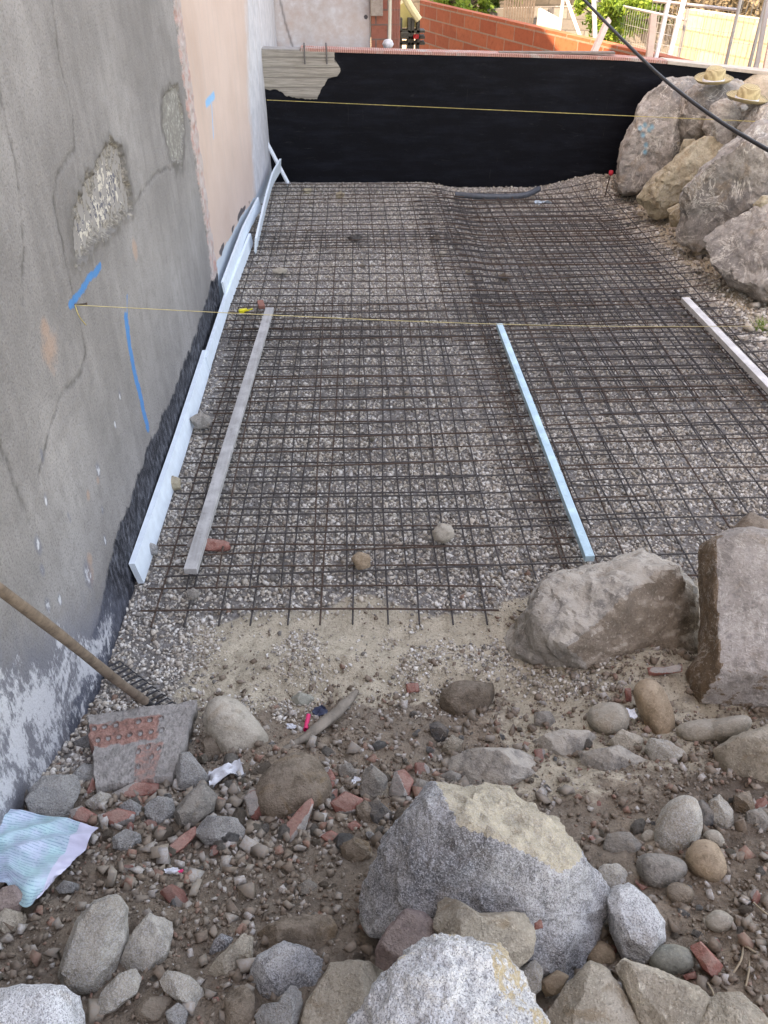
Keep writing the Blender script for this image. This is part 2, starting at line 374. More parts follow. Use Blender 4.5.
def pebbles(name, px, py, size, mat, label, lift=.25, flat=.7, ang=False):
    v, f = CUBE if ang else ico(); n = len(px); nv = len(v)
    vv = v[None]*(1+.42*RNG.uniform(-1, 1, (n, nv, 1)))
    if ang: vv = vv+RNG.uniform(-.28, .28, (n, nv, 3))
    sc = np.stack([RNG.uniform(.75, 1.25, n), RNG.uniform(.6, 1., n), RNG.uniform(.45, .85, n)*flat/.7], -1); vv = vv*sc[:, None, :]
    q = RNG.normal(size=(n, 4)); q[:, 1:3] *= .45; q /= np.linalg.norm(q, axis=1)[:, None]
    w_, x_, y_, z_ = q.T
    R = np.stack([1-2*(y_*y_+z_*z_), 2*(x_*y_-w_*z_), 2*(x_*z_+w_*y_), 2*(x_*y_+w_*z_), 1-2*(x_*x_+z_*z_), 2*(y_*z_-w_*x_), 2*(x_*z_-w_*y_), 2*(y_*z_+w_*x_), 1-2*(x_*x_+y_*y_)], -1).reshape(n, 3, 3)
    vv = np.einsum('nij,nkj->nki', R, vv)*(size[:, None, None]*.5)
    pz = terr(px, py)+size*lift*RNG.uniform(.2, 1.3, n)
    vv = vv+np.stack([px, py, pz], -1)[:, None, :]
    ff = (f[None]+(np.arange(n)*nv)[:, None, None]).reshape(-1, 3)
    o = obj(name, mesh_np(name, vv.reshape(-1, 3), ff, mat)); return meta(o, label, 'gravel', kind='stuff')
def scatter(n, x0, x1, y0, y1, dens):
    px = RNG.uniform(x0, x1, n); py = RNG.uniform(y0, y1, n); k = RNG.uniform(0, 1, n) < dens(px, py); return px[k], py[k]
def dg(x, y):
    nb = n2(x, y, 2.3, 4, 21); ysh = y-.10*sstep(.3, 1.1, x)
    d = sstep(2.44, 2.68, ysh+.2*nb)*(1-sstep(2.8, 3.3, x+.2*nb)*.8)
    d = np.maximum(d, (1-sstep(-.86, -.55, x+.15*nb))*sstep(1.4, 1.6, y))
    return d*(.45+.55*sstep(-.45, .1, n2(x, y, 1.7, 3, 77)))
p1 = scatter(78000, -1.1, 2.9, 1.4, 4.2, dg); p2 = scatter(76000, -1.1, 3.3, 4.2, 9.5, dg)
gx = np.concatenate([p1[0], p2[0]]); gy = np.concatenate([p1[1], p2[1]])
gs = np.clip(RNG.lognormal(math.log(.0142), .33, len(gx)), .009, .045)
pebbles('gravel_bed', gx, gy, gs, M['gravel'], 'bed of crushed grey gravel under the steel mesh')
def ds(x, y): return (.35+.65*sstep(-.2, .3, n2(x, y, 3.1, 3, 41)))*(1-.8*sstep(1.95, 2.1, y)*(1-sstep(.5, .7, x)))*(1-.75*sstep(2.1, 2.3, y))
p3 = scatter(48000, -1.1, 2.4, .35, 2.8, ds)
p6 = scatter(16000, -.9, 1.0, 1.85, 2.6, lambda x, y: sstep(.0, .35, n2(x, y, 4, 4, 55))*.9+.05)
pebbles('sand_gravel', p6[0], p6[1], np.clip(RNG.lognormal(math.log(.009), .5, len(p6[0])), .004, .022), M['gravel'], 'thin scatter of gravel over the pale sand')
ss = np.clip(RNG.lognormal(math.log(.0085), .62, len(p3[0])), .004, .036)
pebbles('soil_grit', p3[0], p3[1], ss, M['grit'], 'fine grit and crumbs of rubble over the brown soil', ang=True)
M['chips'] = gravelmat('rubble_chips', dirt=(.30, .235, .18), cols= [(.24, .22, .20), (.33, .31, .29), (.27, .12, .09), (.20, .18, .155), (.38, .365, .35), (.23, .195, .155), (.28, .255, .22), (.22, .19, .16), (.16, .14, .12), (.46, .45, .44)])
def dc(x, y): return np.exp(-((x+.42)/.42)**2-((y-1.32)/.22)**2)+.35*np.exp(-((x-.15)/.5)**2-((y-1.45)/.25)**2)+.16*np.exp(-((y-.85)/.3)**2)
p5 = scatter(21000, -1.08, 2.0, .5, 2.0, dc)
pebbles('rubble_chips', p5[0], p5[1], np.clip(RNG.lognormal(math.log(.0145), .55, len(p5[0])), .006, .05), M['chips'], 'chips of stone, concrete and red brick filling the rubble heap', .35, .55, True)
def db(x, y): return sstep(2.6, 3.0, x)*(1-sstep(3.6, 4.2, x))
p4 = scatter(9000, 2.6, 4.2, 3.2, 9.3, db)
pebbles('bank_grit', p4[0], p4[1], np.clip(RNG.lognormal(math.log(.022), .5, len(p4[0])), .01, .09), M['gravel'], 'loose grey stones and dust at the foot of the boulder bank', ang=True)

# ------------------------------------------------------------------ rocks
_ico = {}
def icos(sub):
    if sub not in _ico:
        import bmesh
        bm = bmesh.new(); bmesh.ops.create_icosphere(bm, subdivisions=sub, radius=1); bm.verts.index_update()
        _ico[sub] = (np.array([q.co[:] for q in bm.verts]), np.array([[q.index for q in g.verts] for g in bm.faces])); bm.free()
    return _ico[sub]
def radial(poly, ang):
    P_ = np.asarray(poly, float); Q = np.roll(P_, -1, 0); d = np.stack([np.cos(ang), np.sin(ang)], -1)
    best = np.full(len(ang), 1e9)
    for a, b in zip(P_, Q):
        e = b-a; den = d[:, 0]*e[1]-d[:, 1]*e[0]; den = np.where(abs(den) < 1e-9, 1e-9, den)
        t = (a[0]*e[1]-a[1]*e[0])/den; s = (a[0]*d[:, 1]-a[1]*d[:, 0])/den
        ok = (t > 0) & (s >= -1e-6) & (s <= 1+1e-6); best = np.where(ok & (t < best), t, best)
    return np.where(best > 1e8, np.median(best[best < 1e8]) if (best < 1e8).any() else 1, best)
def rock_shape(poly_uv, thick, sub, p, rough, planes, seed, y_cut=False):
    """star-shaped body: outline poly_uv (metres, in the u,v plane), flattened by planes along w"""
    r_ = np.random.RandomState(seed); D, Fc = icos(sub); a, b, c = D.T; s = np.sqrt(a*a+b*b)
    Rp = radial(poly_uv, np.arctan2(b, a))
    inv = [((s+(.42 if p < 8 else .22)*abs(c))/Rp)]
    tint = [np.zeros(len(D))]
    for (nu, nv, nw, h, ti) in planes:
        L = math.sqrt(nu*nu+nv*nv+nw*nw); nd = (a*nu+b*nv+c*nw)/L
        inv.append(np.maximum(nd, 1e-4)/h); tint.append(np.full(len(D), ti))
    inv.append(np.maximum(-c, 1e-4)/thick); tint.append(np.zeros(len(D)))
    A = np.array(inv); r = (A**p).sum(0)**(-1./p); am = A[1:].argmax(0); dom = A[1:].max(0) > .55*A[0]
    tn = np.array(tint[1:])[am, np.arange(len(D))]*dom
    m = float(np.mean(Rp)); o = r_.uniform(0, 50, 3)
    if p < 6: r = r*(Rp.mean()/((A[0]**p*1.0)**(-1./p)*0+Rp.mean()))
    V = D*r[:, None]
    if p > 8 and (sub < 6 or y_cut):
        for k in range(5 if sub < 5 else 8):
            nn = r_.normal(size=3); nn /= np.linalg.norm(nn); nn[2] = abs(nn[2])+.75; nn /= np.linalg.norm(nn); hh = (V@nn).max()*r_.uniform(.76, .93); dn = np.maximum(D@nn, 1e-4)
            r = np.minimum(r, hh/dn)
        V = D*r[:, None]
    q = V/m
    r2 = 1+rough*((.09 if sub > 5 else .05)*fbm(q*1.6+o, 3, seed)+.045*(1-2*abs(fbm(q*2.7+o*2, 5, seed+5, .55)))+.04*fbm(q*8+o, 4, seed+9, .65))
    V = V*r2[:, None]
    return V, Fc, tn
SEED = [100]
def px_rock(name, label, poly, mat, cat=None, t=.66, p=40, rough=.9, sub=4, planes=None, y=None, dist=None, lift=.2, group=None, tilt=1, parent=None, anchor=None, tint=0.):
    """poly: outline points as seen, turned into a solid standing where its centre meets the ground (or at world y)"""
    SEED[0] += 1; sd = SEED[0]; r_ = np.random.RandomState(sd)
    pl = np.array(poly, float)
    if p < 6:
        for _ in range(3): q_ = np.roll(pl, -1, 0); pl = np.stack([.75*pl+.25*q_, .25*pl+.75*q_], 1).reshape(-1, 2)
        c_ = pl.mean(0); pl = c_+(pl-c_)*1.05
    e = np.roll(pl, -1, 0); cr = pl[:, 0]*e[:, 1]-e[:, 0]*pl[:, 1]; A = cr.sum()/2
    cx = ((pl[:, 0]+e[:, 0])*cr).sum()/(6*A); cy = ((pl[:, 1]+e[:, 1])*cr).sum()/(6*A)
    d = ray(cx, cy); mean_px = math.sqrt(abs(A)/math.pi)
    if y is not None: zc = y/d[1]
    elif dist is not None: zc = dist
    else:
        q = gp(*(anchor or (cx, cy))); zc = float(np.dot(q-CAM, FW)) if anchor is None else float(np.dot(q-CAM, FW))
    s = zc/F
    if y is None and dist is None:
        zc = zc-mean_px*s*t*lift*2; s = zc/F
    cen = CAM+d*zc
    w_ = -d/np.linalg.norm(d); u_ = RT-np.dot(RT, w_)*w_; u_ /= np.linalg.norm(u_); v_ = np.cross(w_, u_)
    uv = []
    for (x_, y_) in pl:
        q = (CAM+ray(x_, y_)*zc)-cen; uv.append((np.dot(q, u_), np.dot(q, v_)))
    th = mean_px*s*t
    if planes is None:
        planes = []
        a0 = r_.uniform(0, 6.28)
        for k in range(4):
            an = a0+k*1.57+r_.uniform(-.5, .5); m = r_.uniform(.5, 1.9); planes.append((m*math.cos(an), m*math.sin(an), 1, th*(r_.uniform(.85, 1.0)+.14*m), 0))
        if p < 6: planes = [(0, 0, 1, th, tint)]
        else: planes.append((r_.uniform(-.4, .4), r_.uniform(-.4, .4), 1, th*.66, tint))
    else: planes = [(a, b, c, h*s, ti) for a, b, c, h, ti in planes]
    V, Fc, tn = rock_shape(uv, th, sub, p, rough, planes, sd, y is not None)
    W = V[:, :1]*u_+V[:, 1:2]*v_+V[:, 2:3]*w_
    me_ = mesh_np(name, W, Fc, M[mat], True, dict(tint=tn))
    if p > 8: me_.set_sharp_from_angle(angle=.42)
    o = obj(name, me_, parent, cen if parent is None else cen-np.array(parent.location))
    if label: meta(o, label, cat or 'rock', group)
    return o
R = px_rock
# --- front heap
R('boulder', 'large grey granite boulder with a cream weathered top face, front centre',
  [(361, 912), (366, 880), (380, 845), (397, 815), (437, 786), (475, 783), (511, 788), (548, 814), (570, 846), (592, 880), (603, 912), (596, 946), (566, 972), (530, 975), (470, 955), (410, 948), (374, 934)],
  'granite', sub=6, p=16, t=.9, rough=1.5, lift=.42, planes=[(.36, .60, .71, 82, 1), (-.08, -.40, .91, 58, 0), (-.62, .15, .77, 84, 0), (.75, -.35, .56, 92, 0), (.1, -.8, .6, 80, 0)])
R('boulder', 'whitish speckled granite boulder cut off by the bottom edge, below the cream-topped one',
  [(338, 1045), (352, 1013), (378, 980), (405, 952), (434, 931), (460, 938), (497, 950), (516, 972), (530, 992), (540, 1024), (552, 1070), (430, 1090), (330, 1080)],
  'granite_w', sub=6, p=18, t=.8, rough=1.6, lift=1.0, planes=[(-.45, .1, .9, 62, 0), (.15, .25, .95, 60, 0), (.75, .35, .6, 76, .45), (-.2, .85, .55, 72, .35)])
R('rock', 'reddish stone wedged under the left end of the cream-topped boulder', [(374, 966), (378, 945), (385, 930), (405, 909), (425, 910), (440, 925), (436, 945), (410, 960), (388, 975)], 'pinkst', lift=2.2, sub=5)
R('rock', 'long brown stone lying between the cream-topped boulder and the whitish boulder', [(431, 900), (440, 893), (455, 898), (480, 913), (528, 911), (535, 930), (532, 952), (518, 970), (490, 960), (455, 945), (434, 930)], 'tan', lift=1.9, sub=5, t=.7)
R('rock', 'tan rock cut by the bottom edge just left of the whitish boulder', [(298, 1040), (306, 1003), (330, 964), (358, 960), (385, 966), (400, 975), (385, 1000), (360, 1035), (330, 1060)], 'tan', lift=.4, sub=5)
R('rock', 'bluish speckled granite rock beside the pale forked concrete piece', [(247, 978), (258, 955), (284, 941), (308, 948), (330, 963), (318, 985), (298, 1003), (262, 1003)], 'granite', lift=.35, sub=5)
R('concrete_chunk', 'pale grey forked piece of concrete at the bottom edge', [(253, 1016), (262, 1004), (278, 1002), (294, 978), (304, 979), (304, 1005), (296, 1030), (262, 1040)], 'conc', 'concrete chunk', lift=.8, rough=.4, sub=5, t=.5)
R('rock', 'dark brown flat rock above the bluish speckled granite rock', [(252, 932), (285, 918), (333, 913), (340, 932), (330, 957), (290, 962), (256, 956)], 'brown', lift=.2, sub=5)
R('rock', 'tall pointed grey-tan rock, largest of the stones at the lower left', [(60, 975), (66, 948), (75, 922), (92, 902), (118, 891), (129, 905), (128, 942), (116, 972), (95, 998), (68, 992)], 'granite_m', lift=.4, sub=5, planes=[(-.25, .05, .95, 27, .25), (.75, -.2, .6, 29, 0), (0, -.8, .6, 40, 0), (.1, .9, .4, 46, 0)])
R('rock', 'tan rock with a pale vein standing right of the tall pointed rock', [(119, 965), (133, 930), (149, 913), (174, 921), (171, 948), (158, 978), (146, 987), (132, 978)], 'granite_m', lift=.4, sub=5)
R('rock', 'oblong grey rock lying across the feet of the two standing rocks', [(95, 1008), (102, 992), (118, 974), (136, 967), (143, 977), (137, 993), (115, 1010), (98, 1016)], 'granite_m', lift=.7, sub=5)
R('rock', 'white speckled granite rock in the bottom left corner', [(-15, 997), (0, 987), (20, 983), (66, 985), (84, 999), (89, 1020), (82, 1050), (30, 1060), (-15, 1050)], 'granite_w', lift=.45, sub=5)
R('rock', 'wedge-shaped tan rock pointing up right beside a small bluish stone', [(202, 981), (217, 958), (244, 933), (255, 936), (253, 960), (238, 981), (214, 990)], 'tan', lift=.5, sub=5, t=.6)
R('rock', 'small bluish stone behind the wedge-shaped tan rock', [(208, 955), (214, 940), (222, 933), (234, 937), (228, 950), (215, 962)], 'granite', lift=.35)
R('rock', 'small oblong grey-brown stone lying diagonally left of the wedge-shaped rock', [(158, 979), (167, 969), (190, 976), (207, 992), (210, 1003), (199, 1011), (180, 1003), (163, 990)], 'granite_m', lift=.6)
R('rock', 'blocky brown stone on the bottom edge below the wedge-shaped rock', [(224, 993), (243, 984), (255, 993), (254, 1020), (245, 1035), (226, 1030)], 'brown', lift=.5)
R('rock', 'small whitish stone at the bottom edge below the oblong grey-brown stone', [(165, 1012), (178, 1002), (189, 1011), (185, 1026), (169, 1027)], 'conc', lift=.6)
R('rock', 'small brown stone between the oblong rock and the whitish stone at the bottom', [(133, 1010), (150, 996), (172, 996), (175, 1008), (160, 1022), (140, 1024)], 'brown', lift=.2)
R('rock', 'thin grey stone upright against the right flank of the whitish boulder', [(519, 970), (536, 958), (543, 968), (541, 990), (532, 998), (522, 985)], 'granite_m', lift=2.2)
R('rock', 'small rusty brown stone in the gap below the cream-topped boulder', [(539, 982), (558, 969), (569, 976), (560, 993), (545, 998)], 'cobble_b', lift=1.6)
R('rock', 'brown-tan blocky rock on the bottom edge right of the whitish boulder', [(545, 1040), (548, 1010), (566, 985), (589, 960), (606, 966), (622, 990), (640, 1025), (642, 1060), (590, 1070)], 'tan', lift=.5, sub=5)
R('rock', 'big triangular tan rock with a white chip near its middle, on the bottom edge', [(613, 966), (622, 958), (650, 966), (700, 987), (712, 1000), (697, 1030), (668, 1055), (645, 1040), (628, 1000)], 'tan', lift=.6, sub=5, t=.7, planes=[(-.1, .1, 1, 30, .3), (.6, .6, .5, 42, 0), (-.7, -.4, .6, 34, 0)])
R('rock', 'pale tan rock in the bottom right corner', [(688, 1030), (702, 1004), (718, 992), (741, 991), (770, 1022), (782, 1055), (720, 1065)], 'tan', lift=.5, sub=5, tint=1)
R('rock', 'white speckled granite block leaning against the cream-topped boulder', [(604, 898), (612, 886), (630, 882), (650, 899), (665, 922), (665, 941), (648, 966), (624, 961), (610, 932)], 'granite_w', lift=.6, sub=5, p=16, planes=[(.25, .25, .93, 30, 0), (-.85, -.2, .5, 30, 0), (.2, -.85, .5, 38, 0)])
R('rock', 'rough grey stone just above the white speckled block', [(591, 876), (602, 865), (618, 863), (628, 872), (627, 885), (608, 893)], 'granite_m', lift=.5)
R('cobble', 'smooth grey-green oval cobble between the white block and the red brick block', [(648, 956), (658, 946), (675, 944), (690, 950), (695, 961), (688, 972), (668, 976), (652, 969)], 'cobble_g', lift=.5, p=3.2, rough=.25, cat='cobble', sub=5)
R('rock', 'rounded brown stone tucked under the foot of the white speckled block', [(585, 953), (598, 939), (612, 947), (617, 962), (602, 970), (588, 965)], 'cobble_b', lift=.3, p=5, rough=.6)
R('rock', 'flat grey-brown rock with a rounded top left of the grey cobbles', [(604, 832), (630, 832), (646, 845), (634, 865), (614, 860), (602, 848)], 'grey', lift=.4, p=7, rough=.7)
R('cobble', 'large pale grey cobble, biggest of the rounded stones at the right', [(654, 845), (658, 815), (672, 799), (692, 795), (702, 814), (700, 840), (680, 858), (660, 857)], 'granite_m', lift=.5, p=4, rough=.5, cat='cobble', sub=5)
R('rock', 'small dark stone propped against the large pale cobble', [(688, 805), (702, 799), (715, 811), (713, 825), (703, 828), (694, 817)], 'dark', lift=.9, p=8)
R('rock', 'rough upright grey stone right of the small dark stone', [(708, 802), (720, 794), (733, 810), (734, 835), (722, 838), (712, 825)], 'granite_m', lift=.5)
R('cobble', 'warm brown rounded cobble beneath the large pale cobble', [(684, 856), (695, 840), (713, 840), (724, 856), (727, 874), (712, 885), (692, 874)], 'cobble_b', lift=.55, p=3.6, rough=.3, cat='cobble', sub=5)
R('cobble', 'grey wedge-shaped cobble left of the warm brown cobble', [(636, 860), (648, 852), (682, 858), (688, 872), (670, 887), (652, 889), (639, 875)], 'grey', lift=.55, p=4.5, rough=.4, cat='cobble', sub=5)
R('cobble', 'small brown-grey cobble below the wedge-shaped cobble', [(665, 888), (676, 881), (693, 888), (694, 900), (682, 907), (668, 900)], 'brown', lift=.5, p=5, rough=.5, cat='cobble')
R('cobble', 'pale tan cobble lying alone on the dark soil at the right', [(704, 919), (717, 908), (732, 916), (735, 927), (720, 934), (708, 928)], 'cobble', lift=.45, p=5, rough=.5, cat='cobble')
R('cobble', 'tiny round tan cobble left of the large pale cobble', [(640, 836), (649, 828), (657, 835), (652, 844), (643, 843)], 'cobble', lift=.5, p=3.5, rough=.3, cat='cobble')
R('cobble', 'small brown cobble squeezed between the warm brown cobble and the rough grey stone', [(701, 838), (708, 829), (720, 831), (726, 845), (720, 850)], 'cobble', lift=.3, p=4, rough=.3, cat='cobble')
R('rock', 'dark grey stone at the right edge, standing below the tan ledge', [(746, 812), (762, 806), (771, 822), (762, 838), (747, 832)], 'grey', lift=.5)
R('rock', 'dark brown stone wedged beneath the tan ledge near the right edge', [(733, 795), (750, 790), (755, 808), (745, 824), (734, 816)], 'brown', lift=.4)
R('rock', 'tan layered ledge of rock at the right edge below the banana-shaped cobble', [(712, 750), (735, 735), (790, 718), (815, 760), (775, 798), (726, 792), (716, 772)], 'tan', lift=.35, sub=5)
R('cobble', 'long smooth brown cobble standing on end at the right', [(633, 692), (638, 682), (650, 678), (662, 687), (672, 708), (675, 728), (667, 742), (654, 737), (640, 715)], 'cobble_b', lift=.55, p=3.6, rough=.3, cat='cobble', sub=5)
R('cobble', 'banana-shaped brown cobble lying under the big mauve rock', [(675, 728), (690, 720), (720, 719), (744, 714), (752, 722), (740, 737), (718, 743), (695, 745), (680, 739)], 'cobble', lift=.6, p=3.8, rough=.35, cat='cobble', sub=5)
R('cobble', 'rounded tan-grey cobble left of the upright brown cobble', [(586, 714), (598, 703), (620, 703), (630, 715), (626, 731), (608, 738), (591, 729)], 'cobble', lift=.55, p=4.2, rough=.5, cat='cobble', sub=5)
R('rock', 'angular tan stone below the rounded tan-grey cobble', [(605, 744), (622, 729), (643, 737), (640, 750), (620, 754)], 'tan', lift=.3)
R('rock', 'white-flecked flat stone right of the angular tan stone', [(643, 750), (650, 738), (668, 740), (687, 752), (676, 762), (650, 762)], 'granite_m', lift=.25)
R('rock', 'flat dusty slab of rock sunk in the soil, left of the angular tan stone', [(524, 742), (560, 729), (590, 731), (608, 742), (590, 758), (545, 765), (528, 755)], 'dusty', lift=.12, sub=5, t=.5)
R('rock', 'flat dusty slab of rock sunk in the soil below the angular tan stone', [(578, 752), (619, 745), (655, 762), (637, 784), (603, 780), (582, 768)], 'dusty', lift=.12, sub=5, t=.5)
R('rock', 'broad tan slab half covered with dust behind the cream-topped boulder', [(420, 770), (465, 748), (520, 748), (562, 765), (552, 790), (500, 797), (450, 790)], 'dusty', lift=.12, sub=5, t=.5)
R('rock', 'brown rounded rock at the edge of the sand, left of the dust-covered boulder', [(435, 705), (440, 688), (452, 681), (496, 680), (500, 697), (488, 712), (455, 724), (439, 719)], 'brown', lift=.45, p=7, rough=.8, sub=5)
R('rock', 'small pointed tan stone below the brown rounded rock', [(438, 753), (452, 734), (464, 741), (457, 754)], 'tan', lift=.5)
R('rock', 'small dark grey stone below the brown rounded rock', [(429, 724), (438, 720), (449, 730), (444, 743), (433, 742)], 'dark', lift=.5)
R('rock', 'small grey stone at the foot of the dust-covered boulder', [(533, 712), (550, 711), (557, 724), (545, 730), (534, 724)], 'grey', lift=.6)
R('boulder', 'large dust-covered grey boulder at the end of the blue batten',
  [(500, 647), (510, 622), (525, 594), (548, 573), (600, 562), (640, 555), (678, 568), (694, 600), (696, 660), (660, 700), (610, 708), (566, 703), (534, 710), (508, 693)],
  'dusty', sub=6, t=.75, p=18, lift=.10, rough=1.2, planes=[(-.15, .45, .88, 70, 0), (.45, -.25, .86, 58, .95), (-.4, -.75, .5, 62, 0), (-.75, .1, .6, 80, 0)])
R('boulder', 'big mauve-brown rock standing on end at the right edge',
  [(694, 540), (702, 533), (742, 527), (800, 523), (860, 600), (840, 690), (768, 712), (735, 718), (703, 713), (690, 695), (682, 676), (697, 655), (701, 620), (698, 576)],
  'slabrock', sub=6, t=.6, p=30, lift=1.15, rough=.7, planes=[(.12, .18, .97, 52, 0), (-.85, .1, .5, 66, 1), (.1, -.72, .68, 74, .35), (.3, .85, .4, 90, 0)])
R('rock', 'small brown rock behind the top of the mauve-brown rock', [(725, 535), (742, 519), (752, 512), (764, 519), (785, 530), (775, 548), (735, 548)], 'brown', lift=.5, sub=4)
R('cobble', 'large pale oval cobble beside the broken hollow brick', [(204, 712), (214, 697), (236, 698), (256, 720), (271, 742), (252, 758), (230, 765), (217, 750), (207, 731)], 'cobble', lift=.6, p=4, rough=.4, cat='cobble', sub=5)
R('boulder', 'brown round-topped stone in the middle of the rubble, below the weathered wood', [(254, 793), (266, 770), (285, 757), (303, 752), (320, 761), (332, 790), (326, 808), (300, 816), (275, 826), (257, 812)], 'brown', lift=.55, p=4.2, rough=.6, sub=5, tint=0)
R('concrete_chunk', 'light grey concrete chunk at the foot of the wall above the newspaper', [(26, 800), (32, 786), (42, 776), (78, 774), (83, 788), (66, 822), (34, 824)], 'conc', 'concrete chunk', lift=.7, sub=5)
R('rock', 'dark speckled stone between the wall and the light concrete chunk', [(14, 796), (26, 788), (32, 800), (30, 815), (18, 812)], 'dark', lift=.5)
R('concrete_chunk', 'flat grey shard between the wall and the broken hollow brick', [(72, 742), (98, 730), (97, 748), (88, 754)], 'conc', 'concrete chunk', lift=.8)
R('concrete_chunk', 'pointed grey chunk leaning on the right end of the broken hollow brick', [(176, 775), (180, 753), (190, 752), (203, 768), (211, 781), (196, 792), (178, 789)], 'conc', 'concrete chunk', lift=1.0)
R('concrete_chunk', 'grey-brown mortar lump with a red brick edge in the left rubble', [(174, 812), (186, 795), (203, 781), (218, 796), (214, 812), (192, 830), (178, 826)], 'grey', 'concrete chunk', lift=.7, planes=[(-.3, .6, .7, 20, 0), (.3, -.1, .9, 18, 0)])
R('concrete_chunk', 'grey concrete lump lying above the red clay strip in the left rubble', [(194, 832), (208, 815), (237, 818), (247, 832), (238, 846), (205, 845)], 'conc', 'concrete chunk', lift=.5)
R('concrete_chunk', 'crumbly pale mortar lump below the broken hollow brick', [(144, 806), (158, 796), (172, 799), (178, 815), (162, 832), (148, 824)], 'conc', 'concrete chunk', lift=.5, rough=1.8)
R('rock', 'small pale striped stone below the left end of the broken hollow brick', [(84, 803), (100, 791), (117, 797), (113, 807), (92, 811)], 'granite_m', lift=.7)
R('rock', 'brown block lying flat against the right end of the broken hollow brick', [(203, 735), (214, 730), (222, 752), (214, 768), (204, 765)], 'brown', lift=.3)
R('concrete_chunk', 'upright grey chunk left of the broken hollow brick', [(72, 775), (84, 762), (96, 764), (97, 785), (88, 798), (74, 790)], 'conc', 'concrete chunk', lift=.25)
R('rock', 'grey-green flat stone in the gravel left of the pink tube', [(290, 697), (300, 692), (316, 697), (310, 706), (294, 705)], 'cobble_g', lift=.4)
R('rock', 'pale grey angular stone right of the brown round-topped stone', [(362, 770), (372, 764), (388, 778), (384, 800), (372, 812), (360, 795)], 'grey', lift=.6)
R('rock', 'small cream stone beside the grey-red broken piece', [(372, 790), (380, 779), (388, 782), (389, 800), (376, 803)], 'tan', lift=.5)
R('rock', 'dark angular stone touching the left shoulder of the cream-topped boulder', [(362, 802), (378, 800), (392, 812), (388, 830), (376, 828)], 'dark', lift=.5)
R('rock', 'pale rounded stone above the cream-topped boulder at its left shoulder', [(405, 790), (420, 779), (436, 782), (430, 793), (412, 800)], 'grey', lift=.5, p=6)
R('rock', 'small grey stone on the dust above the cream-topped boulder', [(438, 775), (450, 770), (463, 774), (460, 784), (444, 784)], 'grey', lift=.4, p=6)
# brick fragments
def brickpc(label, poly, t=.35, lift=.9, mat='brick', planes=None, name='brick_fragment', **k):
    return R(name, label, poly, mat, 'brick fragment', t=t, p=22, rough=.35, sub=4, lift=lift, planes=planes or [(.05, .08, 1, 4.5, 0), (-.5, .5, .7, 9, .8)], **k)
brickpc('long flat piece of red clay tile under the front edge of the broken hollow brick', [(111, 793), (135, 782), (163, 783), (164, 793), (140, 797), (113, 802)])
brickpc('red brick fragment beside the newspaper corner', [(69, 810), (82, 806), (99, 816), (92, 825), (72, 820)])
brickpc('narrow red brick fragment leaning between the concrete chunk and hollow brick', [(82, 800), (93, 776), (97, 788), (88, 803)])
brickpc('red brick piece with a pale mortar rim right of the brown round-topped stone', [(329, 803), (345, 791), (364, 799), (357, 815), (337, 816)], mat='brick', t=.5, planes=[(.0, .15, 1, 9, 0), (.2, -.8, .5, 11, 1)])
brickpc('slanting red wedge of brick with mortar on it below the brown round-topped stone', [(284, 827), (296, 812), (311, 796), (315, 803), (308, 820), (303, 841), (281, 849), (280, 840)], t=.5, planes=[(-.4, .35, .85, 6, 0), (.55, -.3, .7, 7, 1)])
brickpc('long thin strip of red clay tile pointing up right in the left rubble', [(161, 853), (180, 836), (196, 825), (197, 834), (185, 848), (168, 859)])
brickpc('square red brick chip on the sand near the brown rounded rock', [(405, 683), (418, 683), (420, 692), (407, 694)])
brickpc('thick red clay block with a hollow, right of the grey-green cobble', [(689, 946), (701, 941), (714, 955), (724, 966), (716, 981), (702, 969)], t=.6, planes=[(-.2, .3, .9, 9, 0), (.6, -.4, .6, 10, 0)])
brickpc('small red chip below the grey-green cobble', [(682, 975), (695, 971), (698, 979), (685, 981)])
brickpc('narrow red shard left of the flat grey-brown rock', [(586, 836), (592, 835), (604, 846), (601, 850)])
brickpc('red chip half buried under the wedge-shaped cobble', [(634, 881), (648, 887), (642, 892)])
brickpc('pale-edged flat brick lying on the slope left of the mauve-brown rock', [(647, 667), (664, 667), (682, 664), (682, 672), (649, 677)], mat='brick', planes=[(0, .3, 1, 5, .9), (0, -.8, .4, 5, 0)])
brickpc('upright orange-red chip left of the upright brown cobble', [(624, 688), (631, 688), (632, 703), (626, 702)])
brickpc('small triangular red chip on the dust-covered boulder', [(609, 630), (612, 621), (616, 628)], lift=4.0)
brickpc('curved red roof tile piece under the grey batten on the steel mesh', [(182, 538), (200, 537), (230, 541), (231, 552), (205, 551), (183, 547)], lift=2.1)
brickpc('grey and red broken piece left of the cream-topped boulder', [(388, 795), (394, 772), (405, 768), (414, 780), (410, 797), (398, 800)], t=.6, planes=[(-.5, .1, .8, 9, .9), (.5, .5, .6, 10, 0)])
brickpc('red brick crumb at the left of the pale round stone', [(345, 825), (355, 820), (363, 827), (352, 832)])
brickpc('dull red brick piece half sunk in the centre rubble', [(318, 836), (331, 830), (342, 836), (330, 845)])
brickpc('thin red shard lying on the lower right flank of the cream-topped boulder', [(532, 905), (540, 905), (543, 928), (534, 930)], lift=16.)
brickpc('thin red clay plate standing against the right side of the brown round-topped stone', [(323, 767), (329, 766), (336, 778), (333, 797), (328, 796)], lift=1.6)
brickpc('mortar-covered brick piece left of the brown round-topped stone', [(244, 797), (252, 790), (262, 791), (266, 812), (258, 826), (248, 816)], t=.55, planes=[(-.3, .2, .9, 9, .9), (.6, -.3, .6, 9, 0)])
R('rock', 'small grey stone between the thin red clay plate and the white scrap', [(338, 766), (350, 763), (357, 772), (351, 785), (340, 782)], 'grey', lift=.8)
